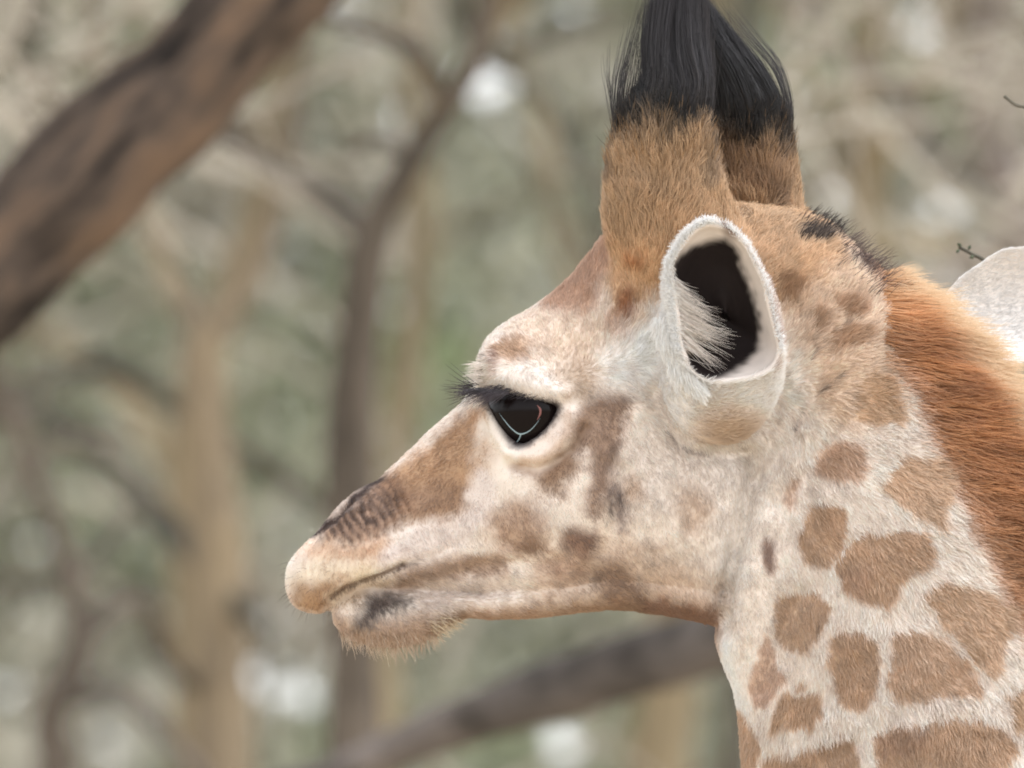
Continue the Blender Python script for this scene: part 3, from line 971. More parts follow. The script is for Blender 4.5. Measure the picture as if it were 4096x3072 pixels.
    if len(m):
        q = P3[m]
        st = np.clip(.5 + .5 * np.sin(q[:, 0] / 7.5 * 6.28 + 3 * noise(q, 12, 38)) - .25 + .6 * noise(q, 6, 39), 0, 1)
        st = st * np.exp(-((q[:, 1] - (585 - .22 * (q[:, 0] - 290) - 14)) / 13) ** 2) * .3 + .12 * np.clip(noise(q, 3.2, 40) + .1, 0, 1)
        w = (st * sstep(285, 300, q[:, 0]))[:, None]
        c[m] = c[m] * (1 - w) + lin((150, 112, 84)) * w
    # mouth crease, its shade painted brown along the line
    m = np.where((p[:, 0] > 315) & (p[:, 0] < 440) & (p[:, 1] > 545) & (p[:, 1] < 620))[0]
    if len(m):
        w = (0.8 * np.exp(-(seg_dist(P3[m, :2], [(331, 598), (345, 588), (362, 581), (385, 573), (402, 566), (424, 560)]) / 2.4) ** 2) * sstep(430, 396, P3[m, 0]))[:, None]
        c[m] = c[m] * (1 - w) + lin((84, 54, 36)) * w
    g = c @ np.array([.3, .55, .15])
    c = (c * .84 + g[:, None] * .16) * np.array([.99, .998, .995])
    return np.clip(c, 0.004, 0.85)


M_skin = skin_mat("coat_skin")
M_fur = fur_mat("coat_fur")
M_black = fur_mat("black_hair", gloss=0.07, rough=0.36, trans=0.1)

giraffe = bpy.data.objects.new("giraffe", None)
scene.collection.objects.link(giraffe)
giraffe.location = BASE
tag(giraffe, "young cream and brown blotched giraffe with black horn tufts, facing left", "giraffe")


def body_rest():
    """lower neck, trunk, legs and tail below the picture, standing on the ground"""
    g = 384 + HEAD_Z * 1000 / math.cos(PITCH) + 10

    def tube(pts, rad, n=16):
        pts = catmull([list(a) + [b] for a, b in zip(pts, rad)], 6)
        V, F = [], []
        for i, q in enumerate(pts):
            d = pts[min(i + 1, len(pts) - 1)][:3] - pts[max(i - 1, 0)][:3]
            d = d / np.linalg.norm(d)
            a = np.cross(d, [0, 0, 1.0])
            a = a / np.linalg.norm(a)
            b = np.cross(d, a)
            for k in range(n):
                t = 2 * np.pi * k / n
                V.append(q[:3] + q[3] * (a * math.cos(t) + b * math.sin(t)))
        for i in range(len(pts) - 1):
            for k in range(n):
                F.append((i * n + k, i * n + (k + 1) % n, (i + 1) * n + (k + 1) % n, (i + 1) * n + k))
        F.append(tuple(range(n)))
        F.append(tuple((len(pts) - 1) * n + k for k in range(n)))
        return np.array(V), F
    out = [loft([(1215, 880, 782, 1000, 136, .5), (1275, 1060, 812, 1130, 152, .5), (1340, 1250, 860, 1330, 170, .5), (1420, 1400, 900, 1560, 190, .5),
                 (1500, 1450, 960, 1780, 215, .55), (1600, 1480, 1120, 1950, 240, .6), (1720, 1530, 1400, 2010, 255, .6), (1850, 1590, 1700, 2010, 245, .6),
                 (1960, 1660, 1930, 1980, 215, .55), (2030, 1740, 2040, 1920, 150, .5), (2060, 1800, 2065, 1870, 50, .5)], m=4)]
    for s in (1, -1):
        out.append(tube([(1090, 1750, 120 * s), (1080, 2000, 125 * s), (1085, 2280, 120 * s), (1090, 2420, 118 * s), (1095, 2700, 116 * s), (1095, 2900, 116 * s), (1080, g - 70, 116 * s), (1065, g, 116 * s)],
                        (120, 85, 52, 50, 33, 32, 44, 55)))
        out.append(tube([(1950, 1800, 120 * s), (1930, 2030, 128 * s), (1900, 2200, 122 * s), (1985, 2420, 118 * s), (1975, 2700, 116 * s), (1970, 2900, 116 * s), (1955, g - 70, 116 * s), (1940, g, 116 * s)],
                        (150, 115, 62, 50, 34, 32, 44, 55)))
    out.append(tube([(2040, 1760, 0), (2100, 1880, 0), (2120, 2100, 0), (2125, 2300, 0), (2125, 2420, 0)], (40, 24, 14, 22, 4)))
    return merge(out)


def coat_rest(p):
    """irregular blotches parted by cream lines, below the picture"""
    q = p.copy()
    q[:, 0] += 14 * noise(p, 45, 43)
    q[:, 1] += 14 * noise(p, 45, 44)
    S = 92.0
    ij = np.floor(q[:, :2] / S).astype(np.int64)
    side = (p[:, 2] > 0).astype(np.int64)
    d1 = np.full(len(p), 1e9)
    d2 = d1.copy()
    for a in (-1, 0, 1):
        for b in (-1, 0, 1):
            ci, cj = ij[:, 0] + a, ij[:, 1] + b
            sx = (ci + .15 + .7 * _hash(ci, cj, side, 5)) * S
            sy = (cj + .15 + .7 * _hash(ci, cj, side, 6)) * S
            d = np.hypot(q[:, 0] - sx, q[:, 1] - sy)
            d2 = np.minimum(d2, np.maximum(d1, d))
            d1 = np.minimum(d1, d)
    w = (sstep(12, 19, d2 - d1) * sstep(2350, 2100, p[:, 1]))[:, None]
    return (np.tile(lin(CREAM), (len(p), 1)) * (1 - w) + lin(BLOTCH) * w) * .85


keep = V[:, 1] < 1040
Vr, Fr = body_rest()
allV = np.concatenate([V, Vr])
allF = [f for f in F] + [tuple(i + len(V) for i in f) for f in Fr]
me = mesh_from("body", W(allV) - BASE, allF)
cv = coat(V)
low = sstep(790, 850, V[:, 1])[:, None]
cv = cv * (1 - low) + coat_rest(V) / .85 * low
set_color(me, np.concatenate([cv, coat_rest(Vr)]))
body = link("body", me, giraffe, M_skin)


# ---- hair
def hair(name, root, d0, d1, L, r0, c0, c1, mat, parent=giraffe, npt=5, wave=0.0, taper=0.25):
    n = len(root)
    t = np.linspace(0, 1, npt)
    L = np.broadcast_to(np.asarray(L, float), (n,))
    r0 = np.broadcast_to(np.asarray(r0, float), (n,))
    pts = root[:, None, :] + L[:, None, None] * (d0[:, None, :] * (t - t * t / 2)[None, :, None] + d1[:, None, :] * (t * t / 2)[None, :, None])
    if wave:
        ph = rng.random((n, 1)) * 6.28
        ax = rng.normal(size=(n, 1, 3))
        pts += ax * (wave * np.sin(ph + t[None] * 5) * t[None])[:, :, None]
    wp = (W(pts.reshape(-1, 3)) - BASE).astype(np.float32)
    cu = bpy.data.hair_curves.new(name)
    cu.add_curves([npt] * n)
    cu.points.foreach_set("position", wp.ravel())
    rad = (r0[:, None] * (1 - (1 - taper) * t[None] ** 1.5)) * 1e-3
    ra = cu.attributes.get("radius") or cu.attributes.new("radius", 'FLOAT', 'POINT')
    ra.data.foreach_set("value", rad.astype(np.float32).ravel())
    col = np.ones((n, npt, 4), np.float32)
    col[:, :, :3] = c0[:, None, :] * (1 - t)[None, :, None] + c1[:, None, :] * t[None, :, None]
    at = cu.attributes.new("coat", 'FLOAT_COLOR', 'POINT')
    at.data.foreach_set("color", col.ravel())
    return link(name, cu, parent, mat)


FLOW = np.array([
    (290, 575, .1, 1), (310, 560, .25, 1), (340, 540, .3, 1), (400, 500, -.7, .7), (440, 450, -.75, .65), (470, 430, -.6, .7), (420, 550, .7, .5), (420, 600, .9, .3),
    (375, 635, .1, 1), (500, 590, 1, .1), (510, 345, -.35, -.9), (476, 372, -1, .25), (520, 385, .3, .8), (470, 520, .1, 1), (540, 500, .15, 1), (600, 450, .25, 1),
    (590, 390, .6, .5), (600, 580, .7, .6), (680, 520, .25, 1), (690, 600, .5, .8), (560, 300, -.15, -1), (550, 345, -.5, -.8), (580, 340, .1, -.9), (610, 300, -.05, -1),
    (660, 150, 0, -1), (620, 250, 0, -1), (760, 170, .1, -1), (645, 330, .3, -.7), (640, 380, .5, .4), (780, 240, .5, -.9), (820, 260, .8, -.75), (850, 320, .85, -.6),
    (830, 390, .8, -.1), (870, 440, .7, .5), (800, 440, .5, .8), (790, 330, .5, -.8), (740, 500, .1, 1), (900, 520, .65, .8), (850, 600, .25, 1), (950, 640, .6, .85),
    (740, 690, .1, 1), (900, 750, .2, 1), (1000, 760, .4, 1), (960, 450, 1, .1), (1010, 560, 1, .25), (760, 760, .05, 1)], float)


def flow(p):
    w = 1.0 / (((p[:, None, 0] - FLOW[None, :, 0]) ** 2 + (p[:, None, 1] - FLOW[None, :, 1]) ** 2) / 900.0 + 0.6) ** 1.6
    g = (w[:, :, None] * FLOW[None, :, 2:]).sum(1)
    g = g / (np.linalg.norm(g, axis=1, keepdims=True) + 1e-6)
    return g


LEN = np.array([(290, 590, 3.4), (330, 560, 4), (400, 500, 5), (450, 440, 6), (380, 635, 7), (440, 630, 10), (520, 590, 6), (540, 500, 7), (510, 345, 8), (476, 372, 14),
                (520, 388, 5), (530, 455, 2.6), (556, 446, 2.6), (572, 425, 3.2), (497, 428, 2.6), (508, 452, 2.6), (600, 450, 8), (680, 520, 6.5), (570, 300, 9), (640, 200, 19), (660, 150, 20), (760, 170, 21), (760, 200, 17), (640, 330, 11), (640, 380, 11), (820, 280, 13), (850, 350, 14),
                (820, 430, 12), (740, 520, 7), (730, 650, 6), (860, 520, 12), (900, 650, 13), (850, 740, 13), (980, 700, 14), (950, 480, 16)], float)


def hlen(p):
    w = 1.0 / (((p[:, None, 0] - LEN[None, :, 0]) ** 2 + (p[:, None, 1] - LEN[None, :, 1]) ** 2) / 900.0 + 0.5) ** 1.6
    return (w * LEN[None, :, 2]).sum(1) / w.sum(1)


def chunk(fn, p, n=20000):
    return np.concatenate([fn(p[i:i + n]) for i in range(0, len(p), n)])


wgt = np.where(N[:, 2] > -0.15, 1.0, 0.22) * np.where(V[:, 1] < 815, 1.0, .5) * (V[:, 1] < 1050)
wgt = wgt * np.where(poly_sd(V[:, :2], EYE) < -.5, 0, 1)
wgt = wgt * np.where((V[:, 0] > 1060), 0.1, 1)
HN = 310000
root, nrm = scatter(V, T, N, HN, wgt)
fl = chunk(flow, root)
g = np.zeros((HN, 3))
g[:, :2] = fl
# tufting: neighbouring hairs lean together
hz = sstep(250, 205, root[:, 1]) * (root[:, 0] > 590)
ang = (0.42 + .25 * hz) * noise(root, 13, 51) + (0.30 + .2 * hz) * noise(root, 5, 52) + 0.16 * rng.normal(size=HN)
ca, sa = np.cos(ang), np.sin(ang)
g[:, :2] = np.stack([g[:, 0] * ca - g[:, 1] * sa, g[:, 0] * sa + g[:, 1] * ca], 1)
g = g - nrm * (g * nrm).sum(1, keepdims=True)
g /= np.linalg.norm(g, axis=1, keepdims=True) + 1e-6
lift = 0.42 + 0.18 * noise(root, 9, 53) + 0.1 * rng.normal(size=HN)
lift = np.clip(lift, .12, .9)[:, None]
d0 = nrm * lift + g * (1 - 0.5 * lift)
d1 = g * 1.0 + nrm * (lift * 0.35)
L = chunk(hlen, root) * (1 - .15 * (root[:, 1] > 240)) * (0.75 + 0.5 * rng.random(HN)) * (1 + .2 * noise(root, 12, 54))
c = coat(root)
lw = sstep(790, 850, root[:, 1])[:, None]
c = c * (1 - lw) + coat_rest(root) / .85 * lw
j = 1 + 0.10 * rng.normal(size=(HN, 1)) + 0.09 * noise(root, 5, 55)[:, None] + .15 * (rng.random((HN, 1)) < .12)
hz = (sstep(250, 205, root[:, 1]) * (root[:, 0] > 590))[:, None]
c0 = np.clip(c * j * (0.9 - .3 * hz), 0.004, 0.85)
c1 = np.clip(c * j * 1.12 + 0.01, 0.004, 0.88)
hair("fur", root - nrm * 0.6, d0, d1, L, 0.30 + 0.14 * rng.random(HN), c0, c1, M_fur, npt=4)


def pick(cond, count):
    i = np.where(cond)[0]
    i = rng.choice(i, count)
    return V[i] + rng.normal(size=(count, 3)) * 0.8, N[i]


def unit(a):
    a = np.asarray(a, float)
    return a / (np.linalg.norm(a, axis=-1, keepdims=True) + 1e-9)


def cols(c, n, s=0.15):
    return np.clip(lin(c)[None] * (1 + s * rng.normal(size=(n, 1))), 0.003, 0.85)


# mane: chestnut brush along the crest
def crest_line(t):
    return catmull([(q[0], q[1]) for q in NECK], 8)


cl = crest_line(0)
dcl = chunk(lambda q: seg_dist(q, cl), V[:, :2])
n = 50000
root, nn = pick((dcl < 48 + 40 * rng.random(len(dcl)) ** 1.5) & (V[:, 1] > 252) & (V[:, 1] < 1045) & (V[:, 0] > 880) & (np.abs(V[:, 2]) < 100), n)
dd = chunk(lambda q: seg_dist(q, cl), root[:, :2])
out = sstep(74, 8, dd)
f = noise(root, 16, 61)
d0 = unit(np.stack([0.95 + 0 * f, 0.10 + .28 * f + .12 * rng.normal(size=n) - .25 * sstep(330, 270, root[:, 1]), nn[:, 2] * (0.75 - .3 * out)], 1))
d1 = unit(np.stack([1 + 0 * f, 0.22 + .35 * f + .15 * rng.normal(size=n) - .3 * sstep(330, 270, root[:, 1]), nn[:, 2] * .12], 1))
L = (14 + 48 * out) * (0.7 + 0.5 * rng.random(n)) * (0.55 + .45 * sstep(262, 330, root[:, 1]))
k = np.clip(0.6 + 0.5 * noise(root * np.array([.25, 1, .3]), 9, 62) + .18 * rng.normal(size=n), 0, 1)[:, None]
base = lin((144, 98, 64)) * (1 - k) + lin((198, 146, 100)) * k
up = sstep(345, 285, root[:, 1])[:, None]
base = base * (1 - up) + (lin((214, 168, 124)) * (0.8 + .3 * k)) * up
ed = (sstep(40, 82, dd) * .85)[:, None]
base = base * (1 - ed) + coat(root) * ed
tip = base * 1.2
pale = sstep(26, 6, dd)[:, None]
tip = tip * (1 - pale) + lin((228, 206, 174)) * pale
hair("mane", root, d0, d1, L, 0.3 + .16 * rng.random(n), base, np.clip(tip, 0, .85), M_fur, npt=6, wave=1.2)

# black fringe at the nape
n = 240
root, nn = pick((V[:, 0] > 798) & (V[:, 0] < 840) & (V[:, 1] < 242) & (V[:, 1] > 216) & (np.abs(V[:, 2]) < 60), n)
d0 = unit(np.stack([.35 + .2 * rng.normal(size=n), -0.8 + .2 * rng.normal(size=n), .3 * nn[:, 2]], 1))
d1 = unit(np.stack([.8 + .2 * rng.normal(size=n), -.45 + .3 * rng.normal(size=n), .1 * rng.normal(size=n)], 1))
hair("nape_hair", root, d0, d1, 10 + 12 * rng.random(n), .4, cols((36, 26, 26), n), cols((44, 34, 34), n), M_black)
n = 280
root, nn = pick((V[:, 0] > 835) & (V[:, 0] < 905) & (dcl < 26) & (V[:, 1] < 300), n)
d0 = unit(np.stack([.6 + .2 * rng.normal(size=n), -0.7 + .2 * rng.normal(size=n), .3 * nn[:, 2]], 1))
d1 = unit(np.stack([.9 + .2 * rng.normal(size=n), -.4 + .3 * rng.normal(size=n), .1 * rng.normal(size=n)], 1))
hair("nape_hair", root, d0, d1, 14 + 16 * rng.random(n), .3, cols((60, 44, 44), n), cols((96, 80, 76), n), M_black)


# horn tufts
def tuft(dc, anchors, count, spread):
    """guide strands (list of polylines u,v) blended into many hairs"""
    G = np.array([catmull(a, 4) for a in anchors])          # guides x pts x 2
    ng, npt = G.shape[:2]
    s = np.where(rng.random(count) < .35, rng.random(count), (rng.random(count) + rng.random(count)) / 2) * (ng - 1)
    i = np.minimum(s.astype(int), ng - 2)
    # gather into locks
    fr = s - i
    fr = fr + 0.12 * np.sin(fr * 40)
    fr = fr[:, None, None]
    line = G[i] * (1 - fr) + G[i + 1] * fr
    t = np.linspace(0, 1, npt)
    cut = (0.6 + 0.4 * rng.random(count))[:, None]
    tt = t[None] * cut * (npt - 1)
    k0 = np.minimum(tt.astype(int), npt - 2)
    f2 = (tt - k0)[:, :, None]
    ar = np.arange(count)[:, None]
    line = line[ar, k0] * (1 - f2) + line[ar, k0 + 1] * f2
    pos = np.zeros((count, npt, 3))
    pos[:, :, :2] = line + rng.normal(size=(count, 1, 2)) * spread * (0.4 + t)[None, :, None]
    a = rng.random(count) * 2 - 1
    pos[:, :, 2] = dc + (a * np.sqrt(np.clip(1 - (2 * s / (ng - 1) - 1) ** 2, 0.05, 1)))[:, None] * (26 * np.sin(np.clip(t * 2.0 + .55, 0, 3.0)))[None]
    return pos


def strands(name, pos, r0, c0, c1, mat):
    n, npt = pos.shape[:2]
    t = np.linspace(0, 1, npt)
    cu = bpy.data.hair_curves.new(name)
    cu.add_curves([npt] * n)
    cu.points.foreach_set("position", (W(pos.reshape(-1, 3)) - BASE).astype(np.float32).ravel())
    ra = cu.attributes.get("radius") or cu.attributes.new("radius", 'FLOAT', 'POINT')
    ra.data.foreach_set("value", np.tile(r0 * 1e-3 * (1 - .8 * t ** 2), n).astype(np.float32))
    col = np.ones((n, npt, 4), np.float32)
    col[:, :, :3] = c0[:, None, :] * (1 - t)[None, :, None] + c1[:, None, :] * t[None, :, None]
    cu.attributes.new("coat", 'FLOAT_COLOR', 'POINT').data.foreach_set("color", col.ravel())
    return link(name, cu, giraffe, mat)


def locks(ps, amp, sc):
    """pull strands into wavy locks"""
    n, k = ps.shape[:2]
    t = np.linspace(0, 1, k)
    key = np.column_stack([ps[:, 0, 0], ps[:, 0, 2]])
    a, b = noise(key, sc, 301), noise(key, sc * .4, 302)
    ph = noise(key, sc * .7, 303) * 3.1
    ps[:, :, 0] += amp * ((a + .5 * b)[:, None] * t[None] ** 1.3 + .45 * a[:, None] * np.sin(t[None] * 6 + ph[:, None]) * t[None])
    ps[:, :, 2] += amp * .7 * b[:, None] * t[None]
    return ps


near_tuft = [
    [(626, 150), (633, 118), (644, 80), (646, 40), (656, -30)],
    [(636, 150), (646, 120), (658, 84), (658, 40), (668, -40)],
    [(648, 150), (664, 122), (680, 88), (674, 44), (680, -45)],
    [(664, 150), (682, 122), (696, 86), (690, 40), (689, -45)],
    [(684, 150), (699, 118), (703, 80), (696, 36), (695, -40)],
    [(706, 150), (709, 114), (706, 76), (699, 30), (697, -36)]]
n = 13000
ps = locks(tuft(40, near_tuft, n, 2.2), 9, 11)
ps += (rng.random((n, 1, 1)) < .05) * rng.normal(size=(n, 1, 3)) * np.array([7, 3, 5]) * np.linspace(0, 1, ps.shape[1])[None, :, None] ** 1.5
strands("horn_tuft", ps, .26, cols((26, 22, 25), n, .35), cols((44, 40, 45), n, .35), M_black)
far_tuft = [
    [(714, 166), (708, 120), (702, 80), (694, 30), (692, -20)],
    [(728, 168), (722, 120), (716, 80), (702, 30), (694, -16)],
    [(744, 168), (742, 118), (732, 75), (712, 32), (697, -10)],
    [(760, 168), (759, 115), (742, 72), (718, 34), (700, -4)],
    [(776, 168), (774, 115), (755, 74), (728, 38), (703, 0)],
    [(788, 168), (785, 115), (765, 72), (738, 42), (708, 4)]]
n = 13000
ps = locks(tuft(-58, far_tuft, n, 2.0), 8, 11)
ps += (rng.random((n, 1, 1)) < .04) * rng.normal(size=(n, 1, 3)) * np.array([6, 3, 5]) * np.linspace(0, 1, ps.shape[1])[None, :, None] ** 1.5
strands("horn_tuft", ps, .26, cols((17, 14, 16), n, .35), cols((26, 22, 26), n, .35), M_black)
# brown and black hairs crossing where the colours meet
n = 3200
root, nn = pick((V[:, 1] > 108) & (V[:, 1] < 172) & (V[:, 0] > 600) & (V[:, 0] < 800), n)
kk = np.clip(.5 + (146 + 12 * (root[:, 0] > 714) + 10 * noise(root, 12, 65) - root[:, 1]) / 46 + .35 * rng.normal(size=n), 0, 1)[:, None]
cc = lin((184, 146, 104)) * (1 - kk) + lin((28, 22, 24)) * kk
d0 = unit(np.column_stack([.3 * nn[:, 0] + .3 * rng.normal(size=n) + .3 * noise(root, 10, 64), -1 + .1 * rng.normal(size=n), .35 * nn[:, 2]]))
hair("horn_tuft", root, d0, unit(d0 + np.array([0, -.4, 0])), 8 + 16 * rng.random(n), .3, cc, cc * 1.1, M_fur)
# loose wisps to the left
n = 120
ps = locks(tuft(40, [[(612, 150), (611, 125), (606, 100), (600, 75), (596, 50)], [(616, 150), (615, 120), (614, 90), (622, 50), (634, 10)], [(624, 150), (620, 118), (620, 85), (630, 40), (646, -20)],
                     [(630, 150), (627, 118), (632, 80), (640, 36), (655, -24)], [(636, 150), (634, 118), (640, 80), (646, 36), (660, -24)]], n, 2.4), 7, 6)
strands("horn_tuft", ps, .26, cols((30, 26, 28), n), cols((38, 32, 34), n), M_black)
# loose hairs behind the far tuft
n = 60
ps = locks(tuft(-58, [[(786, 150), (789, 112), (776, 70), (750, 38), (722, 6)], [(790, 150), (793, 110), (782, 66), (758, 34), (730, -4)]], n, 2.0), 5, 6)
strands("horn_tuft", ps, .24, cols((30, 26, 28), n), cols((38, 32, 34), n), M_black)


# ---- eye
def uvsphere(c, r, n=48):
    Vv, Ff = [], []
    for i in range(n + 1):
        th = math.pi * i / n
        for k in range(n):
            ph = 2 * math.pi * k / n
            Vv.append((c[0] + r[0] * math.sin(th) * math.cos(ph), c[1] + r[1] * math.sin(th) * math.sin(ph), c[2] + r[2] * math.cos(th)))
    for i in range(n):
        for k in range(n):
            Ff.append((i * n + k, i * n + (k + 1) % n, (i + 1) * n + (k + 1) % n, (i + 1) * n + k))
    return np.array(Vv), Ff


M_eye = plain_mat("eye_dark", (22, 16, 16), 0.1, 0.12, 0.0)
M_glint = plain_mat("eye_glint", (150, 172, 180), 0.25, 0.5)  # pale blue standing in for sky reflected on the wet eye
M_caruncle = plain_mat("eye_caruncle", (128, 80, 76), 0.35, 0.5)
for sgn in (1, -1):
    ce = (525, 412, d_eye - 34)
    ev, ef = uvsphere(ce, (40, 40, 37))
    if sgn < 0:
        ev[:, 2] *= -1
    eye = link("eye", mesh_from("eye", W(ev) - BASE, ef), giraffe, M_eye)

    def on_eye(pts, lift=.5):
        q = np.array(pts, float)
        r = np.clip(1 - ((q[:, 0] - ce[0]) / 40) ** 2 - ((q[:, 1] - ce[1]) / 40) ** 2, 0, 1)
        d = ce[2] + 37 * np.sqrt(r) + lift
        return np.column_stack([q, d * sgn])

    def ribbon(name, pts, wid, mat):
        q = catmull(pts, 6)
        w = np.interp(np.linspace(0, 1, len(q)), np.linspace(0, 1, len(wid)), wid)
        tdir = np.gradient(q, axis=0)
        nn = unit(np.column_stack([-tdir[:, 1], tdir[:, 0]]))
        a, b, m = on_eye(q + nn * w[:, None], .1), on_eye(q - nn * w[:, None], .1), on_eye(q, .7)
        vv = np.concatenate([a, m, b])
        k = len(q)
        ff = [(i, i + 1, k + i + 1, k + i) for i in range(k - 1)] + [(k + i, k + i + 1, 2 * k + i + 1, 2 * k + i) for i in range(k - 1)]
        return link(name, mesh_from(name, W(vv) - BASE, ff), eye, mat)
    ribbon("sky_glint", [(499, 413), (505, 421), (512, 429), (520, 434), (529, 431), (536, 424), (540, 418)], [.12, .35, .5, .75, .5, .25, .08], M_glint)  # painted sky reflection along the lower edge of the eye
    ribbon("tear_glint", [(521, 434), (519, 439), (516, 443), (513, 448)], [.7, .6, .45, .15], M_glint)  # tail of the same painted reflection
    ribbon("caruncle", [(537, 405), (540, 409), (540, 414), (537, 420)], [.3, 1.1, 1.0, .2], M_caruncle)

# lashes
n = 170
s = rng.random(n) ** 1.3
lx = 470 + 84 * s
ly = np.interp(lx, [470, 482, 500, 530, 562], [390, 389, 386, 395, 398]) + rng.normal(size=n) * 1.2
root = np.column_stack([lx, ly, np.full(n, d_eye + 8) - 10 * s + rng.normal(size=n) * 2])
d0 = unit(np.column_stack([-.55 - .5 * (1 - s) + .12 * rng.normal(size=n), .35 + .12 * rng.normal(size=n), .8 - .3 * s]))
d1 = unit(np.column_stack([-1 + .15 * rng.normal(size=n), .35 + .35 * rng.normal(size=n), .1 + .1 * rng.normal(size=n)]))
hair("eyelashes", root, d0, d1, 7 + 22 * (1 - s) * rng.random(n), .28, cols((34, 28, 33), n), cols((52, 44, 52), n), M_black, npt=6)
n = 50
root = np.column_stack([470 + 14 * rng.random(n), 384 + 10 * rng.random(n), d_eye - 15 + 20 * rng.random(n)])
d0 = unit(np.column_stack([-1 + .2 * rng.normal(size=n), .1 + .3 * rng.normal(size=n), .2 * rng.normal(size=n)]))
hair("eyelashes", root, d0, unit(d0 + np.array([0, -.2, 0])), 16 + 22 * rng.random(n), .3, cols((38, 30, 34), n), cols((60, 50, 56), n), M_black, npt=6)
n = 120
s = rng.random(n)
root = np.column_stack([484 + 26 * s, 389 + 3 * s + rng.normal(size=n), d_eye + 4 + 5 * rng.random(n)])
d0 = unit(np.column_stack([-.7 + .15 * rng.normal(size=n), .35 + .2 * rng.normal(size=n), .6 + .1 * rng.normal(size=n)]))
d1 = unit(np.column_stack([-1 + .1 * rng.normal(size=n), .55 + .25 * rng.normal(size=n), -.1 + .1 * rng.normal(size=n)]))
hair("eyelashes", root, d0, d1, 18 + 24 * rng.random(n), .2, cols((44, 36, 42), n), cols((74, 64, 72), n), M_black, npt=6)
# pale brow hairs
n = 110
root = np.column_stack([474 + 14 * rng.random(n), 362 + 22 * rng.random(n), d_eye - 20 + 26 * rng.random(n)])
d0 = unit(np.column_stack([-1 + .2 * rng.normal(size=n), .05 + .3 * rng.normal(size=n), .2 * rng.normal(size=n)]))
hair("brow_hair", root, d0, d0, 6 + 10 * rng.random(n), .28, cols((222, 210, 200), n, .1), cols((232, 224, 216), n, .06), M_fur)

# chin whiskers and jaw tuft
n = 500
root, nn = pick((V[:, 0] > 335) & (V[:, 0] < 440) & (V[:, 1] > 628) & (np.abs(V[:, 2]) < 30), n)
d0 = unit(np.column_stack([.25 + .25 * rng.normal(size=n), .9 + .1 * rng.normal(size=n), nn[:, 2] * .4]))
hair("chin_whisker", root, d0, d0, 8 + 14 * rng.random(n) ** 2, .28, cols((172, 146, 124), n), cols((208, 190, 170), n), M_fur)
n = 200
root, nn = pick((V[:, 0] > 425) & (V[:, 0] < 458) & (V[:, 1] > 614) & (np.abs(V[:, 2]) < 34), n)
d0 = unit(np.column_stack([.8 + .2 * rng.normal(size=n), .35 + .25 * rng.normal(size=n), nn[:, 2] * .3]))
hair("chin_whisker", root, d0, d0, 8 + 8 * rng.random(n), .34, cols((206, 190, 164), n, .1), cols((230, 218, 196), n, .08), M_fur)

n = 90
root, nn = pick((V[:, 0] < 350) & (V[:, 1] > 560) & (V[:, 1] < 640), n)
d0 = unit(nn + np.array([-.2, .3, 0]) + .3 * rng.normal(size=(n, 3)))
hair("chin_whisker", root, d0, unit(d0 + np.array([0, .5, 0])), 6 + 9 * rng.random(n), .16, cols((90, 70, 58), n), cols((120, 98, 84), n), M_fur)

# ---- ears
RIM = [(700, 220), (716, 222), (730, 227), (745, 242), (756, 263), (767, 283), (774, 318), (780, 345), (781, 358), (775, 371), (760, 380), (742, 385),
       (724, 387), (707, 386), (692, 379), (680, 365), (671, 344), (669, 316), (666, 298), (664, 278), (665, 263), (673, 247), (683, 233)]
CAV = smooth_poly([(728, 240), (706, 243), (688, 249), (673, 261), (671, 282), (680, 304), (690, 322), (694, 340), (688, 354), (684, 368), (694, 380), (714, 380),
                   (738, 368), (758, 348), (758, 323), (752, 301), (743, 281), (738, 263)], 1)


def resample(poly, n):
    p = np.vstack([poly, poly[:1]])
    L = np.concatenate([[0], np.cumsum(np.hypot(*np.diff(p, axis=0).T))])
    t = np.linspace(0, L[-1], n, endpoint=False)
    return np.column_stack([np.interp(t, L, p[:, 0]), np.interp(t, L, p[:, 1])])


def ring(c, r, d, rim):
    a = np.arctan2(rim[:, 1] - 312, rim[:, 0] - 722)
    a = np.unwrap(a)
    return np.column_stack([c[0] + r[0] * np.cos(a), c[1] + r[1] * np.sin(a), np.full(len(a), d)])


def build_ear():
    n = 160
    rim = resample(smooth_poly(RIM, 2), n)
    rim = rim + 4 * unit(np.array([722, 312]) - rim)
    dr = 158 + 24 * (398 - rim[:, 1]) / 178 + 6 * np.cos((rim[:, 0] - 720) / 60)
    rim3 = np.column_stack([rim, dr])
    cen = np.array([722, 316])
    inw = unit(cen - rim)
    rings = [ring((714, 392), (44, 46), 40, rim), ring((715, 388), (53, 55), 80, rim), ring((720, 352), (57, 90), 100, rim), ]
    r3 = rings[-1] * .45 + rim3 * .55
    r3[:, :2] -= inw * (2 + 9 * sstep(330, 400, rim[:, 1:2]))
    rings += [r3, rim3 - np.array([0, 0, 5]) - np.column_stack([inw * 1.0, np.zeros(n)]), rim3,
              rim3 + np.column_stack([inw * 2.5, np.full(n, .6)]), rim3 + np.column_stack([inw * 5, np.full(n, -5.0)])]
    for f in np.linspace(.07, .95, 26):
        dz = np.interp(f, [0, .12, .26, .44, .68, .95], [6, 17, 34, 46, 54, 57])
        q = rim * (1 - f) + np.array([724, 318]) * f
        rings.append(np.column_stack([q, dr - dz]))
    m = len(rings)
    vv = np.concatenate(rings)
    ff = []
    for i in range(m - 1):
        for k in range(n):
            ff.append((i * n + k, (i + 1) * n + k, (i + 1) * n + (k + 1) % n, i * n + (k + 1) % n))
    ff.append(tuple((m - 1) * n + k for k in range(n)))
    inner = np.concatenate([np.full(n, i >= 6) for i in range(m)])
    return vv, ff, inner, rim3, inw


ev, ef, inner, rim3, inw = build_ear()


